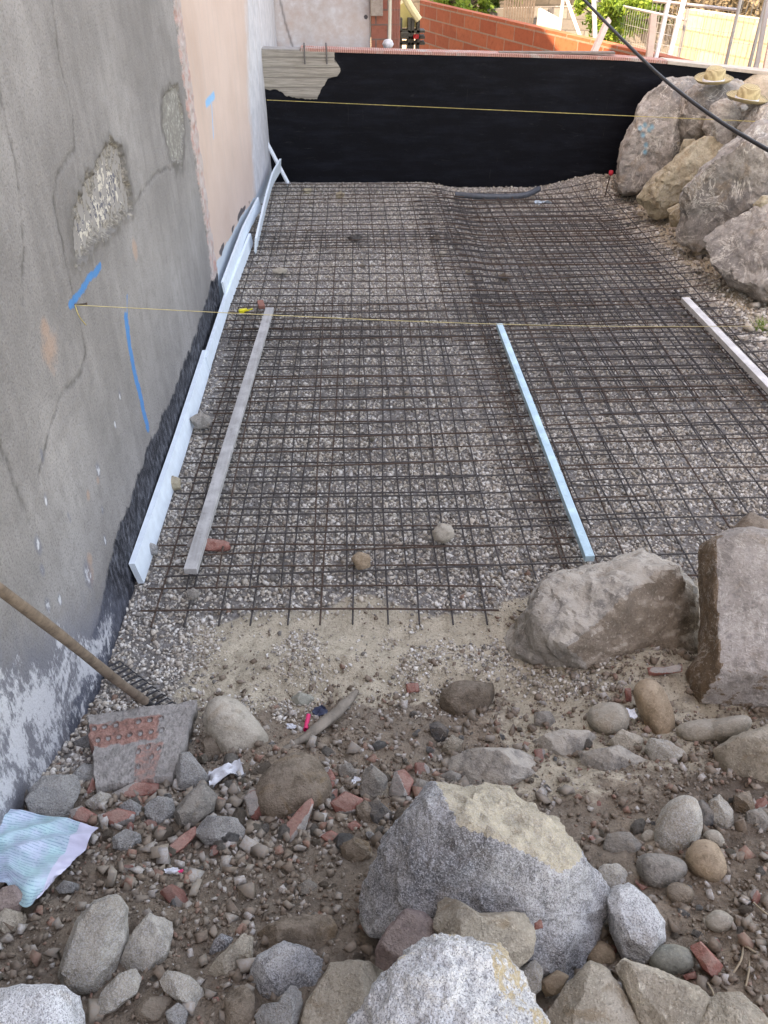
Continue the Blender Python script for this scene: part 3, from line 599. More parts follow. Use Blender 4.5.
R('concrete_chunk', 'thin grey tile piece tilted up at the left flank of the cream-topped boulder', [(362, 830), (368, 827), (382, 842), (376, 848)], 'conc', 'concrete chunk', lift=1.4, t=.3)
R('rock', 'brown-grey stone above the thin grey tile piece', [(356, 806), (366, 800), (376, 815), (370, 828), (358, 822)], 'brown', lift=.6)
R('concrete_chunk', 'crumbly brown clod on the soil left of the cream-topped boulder', [(340, 846), (354, 838), (369, 842), (374, 858), (360, 870), (344, 864)], 'brown', 'clod', lift=.3, rough=2.)
R('rock', 'small grey lump on the soil above the dark brown flat rock', [(299, 885), (308, 879), (318, 884), (314, 896), (301, 896)], 'grey', lift=.5)
R('concrete_chunk', 'pale mortar lump lying between the newspaper and the red clay strip', [(112, 838), (126, 829), (140, 834), (142, 846), (126, 853), (114, 848)], 'conc', 'concrete chunk', lift=.5, rough=2.)
brickpc('dull red brick half with mortar below the pale striped stone', [(100, 815), (118, 808), (136, 812), (134, 824), (112, 828)], t=.5, planes=[(-.1, .2, .95, 7, 0), (.3, -.7, .6, 8, 1)])
R('concrete_chunk', 'pale grey angular piece between the crumbly mortar lump and the striped stone', [(118, 806), (130, 799), (143, 806), (140, 818), (124, 820)], 'conc', 'concrete chunk', lift=.7)
# --- boulders of the bank, with the two hats on top
def B(label, poly, y, mat='boulder', **k):
    pc = np.mean(poly, 0); poly = [tuple(pc+(np.array(q)-pc)*1.07) for q in poly]
    a = dict(sub=6, t=.8, p=30, rough=1.25, y=y); a.update(k)
    return R('boulder', label, poly, mat, 'boulder', **a)
B('tall pale boulder with a blue paint mark, standing against the black wall', [(618, 180), (621, 160), (626, 142), (638, 112), (652, 93), (671, 81), (688, 86), (698, 100), (694, 130), (690, 160), (668, 180), (645, 190), (624, 192)], 8.75, planes=[(-.35, .05, .92, 30, 0), (.65, .1, .7, 34, .25), (.1, .8, .5, 46, 0)], sub=6)
BH = B('rounded brown boulder under the straw hat nearer the black wall', [(676, 125), (680, 106), (692, 90), (708, 81), (734, 82), (745, 95), (742, 120), (720, 140), (692, 147), (680, 138)], 8.45, p=5)
B('dark grey boulder below and between the two straw hats', [(704, 128), (712, 106), (727, 99), (742, 113), (744, 132), (728, 149), (712, 141)], 7.95)
BH2 = B('light streaked boulder under the straw hat nearer the right edge', [(720, 110), (742, 99), (770, 102), (790, 120), (775, 145), (745, 145)], 7.9)
B('yellowish boulder low in the bank behind the largest boulder', [(641, 196), (655, 177), (687, 149), (708, 139), (730, 150), (718, 170), (700, 195), (678, 214), (655, 217)], 7.85, 'boulder_y')
B('largest grey boulder of the bank, covered in white scratches', [(682, 228), (686, 192), (704, 170), (732, 146), (755, 129), (785, 122), (825, 150), (815, 195), (768, 203), (741, 215), (715, 236), (700, 250), (686, 243)], 6.8, sub=6)
B('grey boulder of the bank cut by the right edge, nearest the camera', [(710, 240), (722, 227), (745, 215), (775, 200), (830, 210), (840, 290), (790, 305), (762, 300), (735, 284), (715, 264)], 6.0, sub=6)
B('small brown stone at the foot of the yellowish boulder', [(668, 210), (679, 204), (687, 214), (682, 227), (671, 226)], 7.35, 'boulder_y', sub=4)
B('small pale stone between the two nearest boulders of the bank', [(753, 205), (763, 196), (778, 197), (778, 209), (762, 212)], 6.2, 'boulder_y', sub=4)
B('brown boulder at the right edge above the largest boulder', [(740, 128), (757, 108), (790, 100), (810, 130), (780, 150), (750, 145)], 7.6)
B('low stone at the foot of the tall pale boulder', [(684, 140), (694, 140), (700, 152), (690, 160), (680, 152)], 8.0, 'boulder_y', sub=4)

# --- stones lying on the mesh
for lab, poly, mt in [
    ('yellowish stone resting on the mesh against the blue foam strip', [(166, 482), (172, 475), (181, 479), (181, 489), (170, 492)], 'boulder_y'),
    ('grey stone on the mesh beside the far end of the near foam strip', [(190, 418), (200, 412), (214, 418), (211, 427), (196, 430)], 'grey'),
    ('white lump on the gravel beside the near end of the foam strip', [(143, 548), (149, 541), (158, 546), (158, 555), (147, 556)], 'conc'),
    ('pale round stone on the near part of the mesh', [(432, 531), (440, 522), (452, 525), (455, 537), (446, 544), (434, 541)], 'cobble'),
    ('brown stone on the near part of the mesh', [(351, 558), (358, 551), (370, 554), (371, 567), (358, 571)], 'cobble_b'),
    ('small grey stone on the gravel under the grey batten end', [(186, 592), (193, 587), (200, 592), (196, 601), (188, 600)], 'grey'),
    ('flat dark stone on the far part of the mesh', [(346, 237), (356, 234), (365, 237), (360, 241), (348, 241)], 'dark'),
    ('small tan stone on the far left of the mesh', [(336, 193), (341, 191), (346, 194), (342, 199), (336, 198)], 'boulder_y'),
    ('small cream stone next to the raised edge of the gravel', [(436, 253), (442, 250), (447, 253), (443, 258)], 'cobble'),
    ('flat brown stone next to the raised edge of the gravel', [(427, 238), (436, 235), (444, 238), (438, 241)], 'brown'),
    ('flat pale stone at the far left of the mesh near the foam', [(272, 270), (280, 267), (289, 270), (284, 275), (274, 275)], 'cobble'),
    ('small tan stone behind the others at the top of the gravel', [(300, 190), (308, 187), (314, 190), (308, 195)], 'boulder_y'),
    ('flat brown stone on the right half of the mesh', [(495, 276), (505, 273), (514, 277), (505, 281)], 'brown')]:
    R('stone', lab, poly, mt, 'stone', lift=2.0, sub=4, p=9)

# ------------------------------------------------------------------ loose rubble (countable pieces)
protos = {}
def proto(kind, i):
    if (kind, i) not in protos:
        r_ = np.random.RandomState(hash((len(kind), i)) % 9999+i); n = r_.randint(5, 8); an = np.sort(r_.uniform(0, 6.28, n)+0)
        an = np.linspace(0, 6.28, n, endpoint=False)+r_.uniform(-.3, .3, n)
        poly = [(r_.uniform(.7, 1.1)*math.cos(a), r_.uniform(.55, .9)*math.sin(a)) for a in an]
        th = .35 if kind == 'brick' else .6
        pls = [(r_.uniform(-.5, .5), r_.uniform(-.5, .5), 1, th, 0), (r_.uniform(-1, 1), r_.uniform(-1, 1), .7, th*1.1, 0), (r_.uniform(-1, 1), r_.uniform(-1, 1), .7, th*1.1, float(kind == 'brick'))]
        V, Fc, tn = rock_shape(poly, th*.8, 4, 40, 1.0, pls, 500+i)
        protos[(kind, i)] = mesh_np('rubble_piece', V, Fc, M[kind], True, dict(tint=tn)); protos[(kind, i)].set_sharp_from_angle(angle=.4)
    return protos[(kind, i)]
KN = [('grey', 'small loose grey stone scattered on the rubble slope', 'stone', 'loose grey stones on the rubble slope', 'stone', 95),
      ('tan', 'small loose tan stone scattered on the rubble slope', 'stone', 'loose tan stones on the rubble slope', 'stone', 45),
      ('conc', 'small loose pale concrete crumb scattered on the rubble slope', 'concrete chunk', 'loose concrete crumbs on the rubble slope', 'concrete_chunk', 62),
      ('brick', 'small loose red brick crumb scattered on the rubble slope', 'brick fragment', 'loose red brick crumbs on the rubble slope', 'brick_fragment', 44),
      ('brown', 'small loose brown stone scattered on the rubble slope', 'stone', 'loose brown stones on the rubble slope', 'stone', 45)]
rr = random.Random(5)
for kind, lab, cat, grp, nm, cnt in KN:
    for i in range(cnt):
        u = rr.random()
        if u < .56: px, py = rr.gauss(215, 85), rr.gauss(800, 34)            # left rubble
        elif u < .72: px, py = rr.uniform(380, 640), rr.uniform(715, 800)
        elif u < .86: px, py = rr.uniform(120, 400), rr.uniform(880, 1020)
        else: px, py = rr.uniform(590, 768), rr.uniform(780, 960)
        if py < 715 or px < 20: py = 735+rr.random()*80; px = max(px, 70)
        if px < 90 and py < 830: px += 80
        q = gp(px, py); sz = min(.042, max(.009, rr.lognormvariate(math.log(.0205 if u < .56 else .016), .42)))
        o = bpy.data.objects.new(nm, proto(kind, i % 5)); o.location = (q[0], q[1], q[2]+sz*.25)
        o.scale = (sz, sz*rr.uniform(.7, 1), sz*rr.uniform(.7, 1)); o.rotation_euler = (rr.uniform(-.6, .6), rr.uniform(-.6, .6), rr.uniform(0, 6.28))
        link(o); meta(o, lab, cat, grp)

for i in range(34):
    x, y = rr.uniform(-.9, 2.8), rr.uniform(3.2, 9.0); k = rr.choice(['grey', 'tan', 'conc', 'grey']); sz = rr.uniform(.014, .032)
    o = bpy.data.objects.new('stone', proto(k, i % 5)); o.location = (x, y, smooth0(x, y)+.02); o.scale = (sz, sz*.8, sz*.8); o.rotation_euler = (0, 0, rr.uniform(0, 6))
    link(o); meta(o, 'small loose stone among the bars of the steel mesh', 'stone', 'loose stones among the mesh bars')
# ------------------------------------------------------------------ house walls
def pdist(Yg, Zg, pts):
    """distance of the wall points to a polyline and parameter"""
    best = np.full(Yg.shape, 9.)
    for a, b in zip(pts[:-1], pts[1:]):
        e = (b[0]-a[0], b[1]-a[1]); L = e[0]**2+e[1]**2+1e-12
        t = np.clip(((Yg-a[0])*e[0]+(Zg-a[1])*e[1])/L, 0, 1); best = np.minimum(best, np.hypot(Yg-a[0]-t*e[0], Zg-a[1]-t*e[1]))
    return best
def inside(Yg, Zg, poly):
    r = np.zeros(Yg.shape, bool); n = len(poly)
    for i in range(n):
        (x1, y1), (x2, y2) = poly[i], poly[(i+1) % n]
        if y1 == y2: continue
        c = ((y1 > Zg) != (y2 > Zg)) & (Yg < (x2-x1)*(Zg-y1)/(y2-y1)+x1); r ^= c
    return r
def sdm(Yg, Zg, poly, soft):
    d = pdist(Yg, Zg, poly+[poly[0]]); return np.where(inside(Yg, Zg, poly), .5+np.minimum(d/soft, 1)*.5, .5-np.minimum(d/soft, 1)*.5)
wp = lambda pts, x=WX: [tuple(atx(a, b, x)[1:]) for a, b in pts]
ya = np.arange(.05, 5.89, .0105); za = np.arange(-.4, 3.0, .0105); Yg, Zg = np.meshgrid(ya, za)
jit = .035*n2(Yg, Zg, 9, 5, 61)+.012*n2(Yg, Zg, 45, 2, 63); jit2 = .035*n2(Yg, Zg, 9, 5, 62)+.012*n2(Yg, Zg, 45, 2, 64); YJ, ZJ = Yg+jit, Zg+jit2
tar = sdm(YJ, ZJ, wp([(214, 272), (198, 328), (172, 395), (153, 436), (133, 490), (114, 545), (105, 590), (95, 632), (85, 660), (62, 760), (60, 830), (140, 640), (235, 330), (240, 280)]), .05)
lime = np.zeros_like(Yg)
lime = np.maximum(lime, sdm(YJ, ZJ, wp([(-30, 630), (20, 640), (70, 612), (112, 588), (128, 600), (104, 690), (60, 790), (10, 870), (-60, 850)]), .22)*.95)
for px, py, r in [(105, 540, .02), (38, 545, .03), (42, 570, .02), (98, 470, .03), (102, 510, .015), (60, 600, .02), (48, 605, .025), (120, 395, .02), (115, 425, .015), (42, 455, .02), (46, 500, .02), (68, 515, .012), (88, 575, .05), (70, 520, .01), (35, 680, .05), (60, 640, .07)]:
    c = wp([(px, py)])[0]; lime = np.maximum(lime, .95*np.exp(-((Yg-c[0])**2+((Zg-c[1])*.6)**2)/(r*r)))
blue = np.zeros_like(Yg)
for pts, wd in [([(70, 306), (84, 287), (100, 266)], .020), ([(126, 318), (130, 350), (138, 385), (148, 428)], .036), ([(127, 295), (127, 318)], .006)]:
    q = wp(pts); d = pdist(YJ*.4+Yg*.6, ZJ*.4+Zg*.6, q); blue = np.maximum(blue, 1-sstep(wd*.35, wd*1.35, d))
orange = np.zeros_like(Yg)
for px, py, r in [(50, 350, .10), (45, 330, .06), (135, 250, .07), (90, 560, .04), (98, 480, .03), (88, 495, .03), (90, 575, .06)]:
    c = wp([(px, py)])[0]; orange = np.maximum(orange, np.exp(-((Yg-c[0])**2+(Zg-c[1])**2)/(r*r)))
YP = Yg+jit*1.3+.03*n2(Yg, Zg, 28, 4, 65); ZP = Zg+jit2*1.3+.03*n2(Yg, Zg, 28, 4, 69)
pat = sdm(YP, ZP, wp([(75, 262), (72, 215), (85, 180), (110, 140), (122, 150), (130, 190), (132, 212), (115, 225), (95, 240), (88, 262)]), .06)
patin = sdm(YP, ZP, wp([(78, 235), (95, 200), (104, 165), (118, 168), (126, 205), (108, 215), (92, 232), (86, 250)]), .05)
pat2 = sdm(YP, ZP, wp([(163, 110), (165, 92), (178, 85), (184, 120), (182, 165), (172, 160), (165, 130)]), .05)
crack = np.zeros_like(Yg)
halo = np.maximum(sdm(YP, ZP, wp([(72, 265), (66, 215), (82, 175), (108, 132), (126, 145), (134, 190), (136, 215), (118, 232), (98, 245), (90, 268)]), .07), sdm(YP, ZP, wp([(160, 115), (162, 88), (178, 80), (186, 120), (185, 170), (176, 178), (162, 135)]), .06))
for pts in [[(52, 0), (60, 60), (72, 110), (75, 150), (55, 175), (53, 200), (62, 240), (75, 300), (85, 350), (82, 372), (60, 400), (50, 430), (40, 470)], [(0, 440), (12, 470), (22, 500), (30, 520)], [(172, 160), (178, 172)], [(0, 80), (14, 160), (24, 230), (22, 300)], [(130, 210), (160, 170), (182, 166)]]:
    d = pdist(Yg+jit*.7, Zg+jit2*.7, wp(pts)); crack = np.maximum(crack, 1-sstep(.002, .015, d))
strip = sdm(YJ, ZJ, wp([(188, -60), (188, 0), (200, 100), (210, 180), (218, 270), (220, 330), (213, 300), (207, 240), (196, 170), (181, 70), (168, -40)]), .05)
rel = -.020*sstep(.47, .55, pat)*(1+.5*n2(Yg, Zg, 40, 3, 5)) - .016*sstep(.47, .55, pat2) + .003*n2(Yg, Zg, 5, 4, 66)+.0015*n2(Yg, Zg, 45, 3, 67)-.003*crack + .012*sstep(.45, .6, strip)*(1+n2(Yg, Zg, 25, 3, 2))
rel = rel + .006*np.exp(-((pat-.42)/.1)**2)
def wallmat():
    t = NT('grey_cement_render'); co = t.coord(False)
    big = t.noise(co, 1.1, 5, .6); mid = t.noise(co, 10, 6, .65); fi = t.noise(co, 110, 3, .7); stk = t.noise(t.scale(co, (1, 6, .8)), 2.2, 6, .65)
    col = t.mix(t.ramp(big, [(.3, 0.), (.7, 1.)]), (.165, .155, .15), (.33, .315, .308))
    col = t.mix(t.ramp(stk, [(.35, .25), (.55, 0.)]), col, (.15, .14, .135)); col = t.mix(t.ramp(stk, [(.55, 0.), (.75, .3)]), col, (.37, .355, .345))
    col = t.mix(t.ramp(mid, [(.35, .35), (.5, 0.)]), col, (.16, .15, .145)); col = t.mix(t.ramp(fi, [(.36, .5), (.48, 0.)]), col, (.10, .095, .095)); col = t.mix(t.ramp(fi, [(.56, 0.), (.7, .3)]), col, (.36, .35, .35))
    ns = t.math('MULTIPLY', t.math('SUBTRACT', mid, .5), 1.1); nf = t.math('MULTIPLY', t.math('SUBTRACT', fi, .5), .5)
    def m(a, lo=.42, hi=.58, k=1.): return t.math('MULTIPLY', t.ramp(t.math('ADD', t.math('ADD', t.attr(a), ns), nf), [(lo, 0.), (hi, 1.)]), k)
    col = t.mix(t.math('MULTIPLY', t.attr('crack'), t.math('ADD', .08, t.ramp(mid, [(.4, .75), (.58, .1)]))), col, (.09, .085, .08))
    col = t.mix(m('orange', .5, .9, .35), col, (.50, .27, .16))
    col = t.mix(m('strip'), col, t.mix(t.ramp(mid, [(.48, 0.), (.68, 1.)]), (.42, .36, .345), (.42, .23, .20)))
    col = t.mix(m('halo', .35, .8, .75), col, (.105, .098, .09))
    col = t.mix(m('pat'), col, t.mix(t.ramp(t.noise(co, 60, 5, .8), [(.42, 0.), (.62, 1.)]), (.12, .11, .10), (.34, .31, .27)))
    col = t.mix(m('patin', .45, .6), col, t.mix(t.ramp(t.noise(co, 35, 5, .7), [(.46, 0.), (.52, 1.)]), (.12, .12, .14), (.52, .48, .42)))
    col = t.mix(m('pattwo'), col, t.mix(t.ramp(t.noise(co, 28, 5, .8), [(.50, 0.), (.66, 1.)]), (.19, .18, .165), (.42, .42, .385)))
    tm = m('tar'); col = t.mix(tm, col, t.mix(t.ramp(t.noise(t.scale(co, (1, 1, .5)), 25, 6, .8), [(.46, 0.), (.70, 1.)]), (.012, .014, .02), (.17, .18, .21)))
    lm = t.noise(t.scale(co, (1, 3.0, 1)), 16, 6, .8, .4); lb = t.noise(co, 4.5, 5, .7, .5); lf = t.math('ADD', t.attr('lime'), t.math('ADD', t.math('MULTIPLY', t.math('SUBTRACT', lm, .5), 1.5), t.math('MULTIPLY', t.math('SUBTRACT', lb, .5), 2.2)))
    col = t.mix(t.ramp(t.math('ADD', t.attr('lime'), t.math('MULTIPLY', t.math('SUBTRACT', mid, .5), .6)), [(.35, 0.), (.75, .55)]), col, (.13, .145, .19))
    col = t.mix(t.ramp(lf, [(.78, 0.), (1.15, .9)]), col, (.56, .57, .60))
    col = t.mix(t.ramp(t.math('ADD', t.attr('blue'), t.math('MULTIPLY', t.math('SUBTRACT', t.noise(co, 55, 4, .8), .5), 1.6)), [(.4, 0.), (.85, .9)]), col, (.015, .20, .46))
    hh = t.math('ADD', t.math('MULTIPLY', mid, .5), t.math('MULTIPLY', fi, .5))
    return t.fin(col, t.bump(hh, .9, .012), t.math('SUBTRACT', .92, t.math('MULTIPLY', tm, .3)))
M['wall'] = wallmat()
hs = empty('house', (WX-2, 2, 0), 'tall house with a grey cement-rendered wall, cracked and patched, on the left', 'house')
V = np.stack([WX+rel, Yg, Zg], -1).reshape(-1, 3)-np.array(hs.location)
fw_ = grid_faces(len(ya), len(za))
wl = obj('wall', mesh_np('wall', V, fw_, M['wall'], True, dict(tar=tar, lime=lime, blue=blue, orange=orange, halo=halo, pat=pat, patin=patin, pattwo=pat2, crack=crack, strip=strip)), hs)
M['render_plain'] = plain('plain_render', (.27, .255, .245), .9, .2, 12)
H1 = 12.5; H2 = 7.25  # house heights above the view, set by where their shadows should end
m = MB(); m.box((WX-3.02, -2.05, 6.0), (6.0, 15.8, 13)); m.box((WX-3.02, 6.24, 8.2), (6.0, .76, 8.6)); m.build('body', M['render_plain'], hs)  # second box: unseen overhang added to keep sun off the black wall
MB().box((WX-3.0, -1.8, H1+.1), (6.5, 16.6, .2)).build('roof', plain('roof_tiles', (.35, .14, .09), .8), hs)
# pink house
def pinkmat():
    t = NT('pink_plaster'); co = t.coord(False)
    big = t.noise(co, .9, 5, .6); mid = t.noise(co, 8, 6, .65); fi = t.noise(co, 90, 3); stk = t.noise(t.scale(co, (1, 5, .5)), 2, 6, .7)
    pink = t.mix(t.ramp(big, [(.35, 0.), (.65, 1.)]), (.48, .355, .30), (.57, .44, .385)); pale = t.mix(t.ramp(mid, [(.35, 0.), (.65, 1.)]), (.42, .43, .46), (.56, .56, .585))
    ns = t.math('MULTIPLY', t.math('SUBTRACT', mid, .5), .7)
    col = t.mix(t.ramp(t.math('ADD', t.attr('pale'), ns), [(.3, 0.), (.7, 1.)]), pink, pale)
    col = t.mix(t.ramp(stk, [(.3, .4), (.5, 0.)]), col, (.42, .36, .33)); col = t.mix(t.ramp(fi, [(.3, .3), (.42, 0.)]), col, (.35, .30, .28))
    col = t.mix(t.ramp(t.math('ADD', t.attr('plinth'), ns), [(.4, 0.), (.6, 1.)]), col, (.45, .52, .57))
    col = t.mix(t.ramp(t.math('ADD', t.attr('tar'), ns), [(.45, 0.), (.6, .9)]), col, (.04, .04, .05))
    col = t.mix(t.ramp(t.math('ADD', t.attr('blue'), t.math('MULTIPLY', ns, .6)), [(.4, 0.), (.7, .8)]), col, (.10, .42, .72))
    col = t.mix(t.math('MULTIPLY', t.attr('crack'), .7), col, (.14, .12, .12))
    return t.fin(col, t.bump(mid, .4, .008), .9)
M['pink'] = pinkmat()
ph = empty('house', (WX-2, 9, 0), 'house with pink and pale blue plaster next to the tall grey one', 'house')
yb = np.arange(5.86, 11.6, .02); zb = np.arange(-.4, 3.4, .02); Yb, Zb = np.meshgrid(yb, zb)
j1 = .05*n2(Yb, Zb, 5, 4, 71); Y1, Z1 = Yb+j1, Zb+.05*n2(Yb, Zb, 5, 4, 72)
pale = sdm(Y1, Z1, wp([(236, -60), (236, 0), (240, 80), (246, 160), (250, 215), (290, 150), (290, -60)]), .25)
zl = np.interp(Yb, [5.9, 7, 9.6], [.36, .30, .22])+.04*n2(Yb, Zb, 3, 4, 77); plin_ = 1-sstep(-.04, .04, Zb-zl)
plin = sdm(Y1, Z1, wp([(214, 300), (216, 285), (228, 258), (240, 232), (250, 205), (262, 170), (280, 160), (270, 220), (240, 330)]), .06)
tarp = sdm(Y1, Z1, wp([(220, 275), (224, 255), (233, 238), (241, 222), (242, 232), (232, 255), (222, 280)]), .06)*.95
blp = np.zeros_like(Yb)
for pts, wd in [([(209, 104), (216, 95)], .035), ([(214, 106), (216, 138)], .018), ([(260, 98), (261, 125)], .05)]:
    blp = np.maximum(blp, (1-sstep(wd*.4, wd*1.6, pdist(Yb, Zb, wp(pts))))*.8)
Vb = np.stack([WX-.02+.14*sstep(6.6, 9.6, Yb)+.005*n2(Yb, Zb, 4, 4, 3), Yb, Zb], -1).reshape(-1, 3)-np.array(ph.location)
obj('wall', mesh_np('wall', Vb, grid_faces(len(yb), len(zb)), M['pink'], True, dict(pale=pale, plinth=plin_, tar=.95*np.exp(-((Zb-zl-.03)/.035)**2)*(1-sstep(7.6, 8.4, Yb))*sstep(-.3, .3, n2(Yb, Zb, 2.5, 4, 78)), blue=blp, crack=np.zeros_like(Yb))), ph)
MB().box((WX-3.05, 12.4, H2/2-.3), (6.0, 12.9, H2)).build('body', plain('pink_plaster_plain', (.60, .47, .40), .9, .1, 5), ph)  # unseen rear length added to shade the far part of the brick wall
MB().box((WX-3.05, 12.45, H2-.2), (6.0, 12.6, .19)).build('roof', plain('roof_tiles_far', (.35, .14, .09), .8), ph)
# pale wall crossing behind the black wall
xe = aty(371, 20, 11.6)[0]
xc = np.arange(WX-.3, xe, .02); zc_ = np.arange(-.4, 3.2, .02); Xc, Zc = np.meshgrid(xc, zc_)
cr1 = 1-sstep(.006, .02, pdist(Xc, Zc, [tuple(aty(a, b, 11.6)[[0, 2]]) for a, b in [(279, -5), (285, 22), (293, 48)]]))
sm = np.exp(-((Xc-aty(366, 17, 11.6)[0])**2+(Zc-aty(366, 17, 11.6)[2])**2)/.0012)*.9
pw = empty('plaster_wall', ((WX+xe)/2, 11.6, 0), 'pale plastered wall with a thin slanting crack behind the black wall', 'wall')
Vc = np.stack([Xc, 11.6-.004*n2(Xc, Zc, 6, 3, 4), Zc], -1).reshape(-1, 3)-np.array(pw.location)
obj('wall_face', mesh_np('wall_face', Vc, grid_faces(len(xc), len(zc_))[:, ::-1], M['pink'], True, dict(pale=np.full(Xc.shape, .52)+.2*n2(Xc, Zc, 1.5, 3, 8), plinth=0*Xc, tar=sm, blue=0*Xc, crack=cr1)), pw)
MB().box(((WX-.3+xe)/2, 11.72, 1.4), (xe-WX+.3-.01, .2, 3.6)).build('wall_core', plain('plaster_plain', (.50, .48, .49), .9, .1, 5), pw)

# ------------------------------------------------------------------ black wall
seg = np.array(WALLP); L = np.concatenate([[0], np.cumsum(np.hypot(*np.diff(seg, axis=0).T))])
def wxy(s): return np.interp(s, L, seg[:, 0]), np.interp(s, L, seg[:, 1])
def ztop(x): return np.interp(x, [-1.1, .2, 2.8, 3.4, 4.4, 9], [1.405, 1.37, 1.315, 1.285, 1.22, 1.1])
sa = np.arange(0, L[-1], .02); ta = np.linspace(0, 1, 88); Sg, Tg = np.meshgrid(sa, ta); XX, YY = wxy(Sg); ZT = ztop(XX)+.004*n2(Sg, 0*Sg, 5, 3, 4)
ZZ = -.45+(ZT+.45)*Tg
bw = lambda pts: [tuple(aty(a, b, 9.58)[[0, 2]]) for a, b in pts]
bj = .035*n2(XX, ZZ, 7, 4, 31)+.02*n2(XX, ZZ, 24, 2, 32)
bare = sdm(XX+bj, ZZ+bj*.6, bw([(255, 40), (300, 40), (333, 40), (336, 62), (343, 68), (337, 76), (328, 78), (322, 88), (318, 99), (290, 97), (280, 92), (255, 86)]), .05)
relb = .008*sstep(.42, .55, bare)+.003*n2(XX, ZZ, 4, 4, 30)
def blackmat():
    t = NT('bitumen_coated_wall'); co = t.coord(False)
    mid = t.noise(co, 9, 6, .65); hz = t.noise(t.scale(co, (.5, 1, 3)), 4, 5, .7); fi = t.noise(co, 80, 3)
    col = t.mix(t.ramp(hz, [(.45, 0.), (.75, 1.)]), (.003, .0036, .006), (.009, .011, .017))
    col = t.mix(t.ramp(fi, [(.66, 0.), (.74, .10)]), col, (.2, .2, .2)); sc_ = t.noise(t.scale(co, (1.5, 1, 9)), 3.5, 6, .75, .6); col = t.mix(t.ramp(sc_, [(.60, 0.), (.72, .35)]), col, (.05, .052, .058)); dr = t.noise(t.scale(co, (9, 1, .7)), 2.5, 5, .7); col = t.mix(t.ramp(dr, [(.66, 0.), (.78, .25)]), col, (.10, .095, .09))
    wd = t.noise(t.scale(co, (1.2, 1, 26)), 3.0, 5, .75); pl = t.n('ShaderNodeTexWave', wave_type='BANDS', bands_direction='Z'); t.l(co, pl.inputs['Vector']); pl.inputs['Scale'].default_value = 3.3; pl.inputs['Distortion'].default_value = .4
    wc = t.mix(t.ramp(wd, [(.35, 0.), (.65, 1.)]), (.21, .19, .165), (.40, .37, .33)); wc = t.mix(t.ramp(pl.outputs['Fac'], [(.0, .55), (.1, 0.)]), wc, (.10, .09, .08))
    b = t.ramp(t.math('ADD', t.attr('bare'), t.math('MULTIPLY', t.math('SUBTRACT', mid, .5), .3)), [(.47, 0.), (.53, 1.)])
    col = t.mix(b, col, wc)
    return t.fin(col, t.bump(wd, .3, .006, t.bump(mid, .25, .01)), t.math('ADD', .62, t.math('MULTIPLY', b, .3)), .12)
M['black'] = blackmat()
bwall = empty('retaining_wall', (1.5, 9.5, 0), 'low black bitumen-coated retaining wall at the far end of the pit', 'wall')
Vk = np.stack([XX, YY-relb, ZZ], -1).reshape(-1, 3)-np.array(bwall.location)
obj('coated_face', mesh_np('coated_face', Vk, grid_faces(len(sa), len(ta))[:, ::-1], M['black'], True, dict(bare=bare)), bwall)
m = MB(); c2 = MB(); c3 = MB()
def seg_box(mb, x0, x1, zlo, zhi, y0, y1):
    n = max(1, int((x1-x0)/.4))
    q = np.linspace(x0, x1, n+1)
    for a, b in zip(q[:-1], q[1:]):
        v = []
        for xx in (a, b):
            yy = float(wall_y(xx)); zt = float(ztop(xx))
            v += [(xx, yy+y0, zlo if zlo < 0 else zt+zlo-1), (xx, yy+y1, zlo if zlo < 0 else zt+zlo-1), (xx, yy+y1, zt+zhi-1), (xx, yy+y0, zt+zhi-1)]
        mb.add(v, [(0, 1, 2, 3), (7, 6, 5, 4), (0, 4, 5, 1), (1, 5, 6, 2), (2, 6, 7, 3), (3, 7, 4, 0)])
seg_box(m, -1.1, 8.9, -.45, 1.0-.004, .035, .20); m.build('wall_core', plain('concrete_core', (.22, .21, .2), .9), bwall)
# hollow-brick course on top
def brickcourse():
    t = NT('hollow_brick_top'); co = t.coord(False)
    wv = t.n('ShaderNodeTexWave', wave_type='BANDS', bands_direction='X'); t.l(co, wv.inputs['Vector']); wv.inputs['Scale'].default_value = 14; wv.inputs['Distortion'].default_value = 1.5
    n = t.noise(co, 5, 5, .7); col = t.mix(t.ramp(wv.outputs['Fac'], [(.2, 0.), (.6, 1.)]), (.36, .16, .13), (.50, .28, .24)); col = t.mix(t.ramp(n, [(.52, 0.), (.62, .85)]), col, (.42, .38, .35))
    return t.fin(col, t.bump(wv.outputs['Fac'], .5, .01), .9)
seg_box(c2, aty(300, 51, 9.5)[0], 3.35, 1.0, 1.028, -.004, .215); c2.build('brick_course', brickcourse(), bwall)
seg_box(c3, 3.352, 8.9, 1.0, 1.03, -.012, .26); c3.build('coping', plain('pale_mortar', (.48, .43, .38), .9, .25, 12), bwall)
bx_ = [aty(300, 51, 9.5)[0]]
c4 = MB(); seg_box(c4, -1.08, aty(299, 51, 9.5)[0], 1.0, 1.012, -.002, .21); c4.build('cement_top', plain('cement_top', (.33, .31, .29), .9, .2, 12), bwall)
board = empty('board', (2.2, 9.55, ztop(2.2)+.03), 'weathered brown board lying on top of the black wall', 'board')
MB().box((2.2, float(wall_y(2.2))+.10, float(ztop(2.2))+.040), (1.25, .09, .022), rotz(-.046), bev=.003).build('plank', plain('weathered_board', (.20, .17, .15), .85, .3, 20), board)
rust = plain('rusty_steel', (.085, .055, .042), .75, .35, 60); dsteel = plain('dull_rebar', (.066, .058, .056), .6, .35, 50, metal=.2)
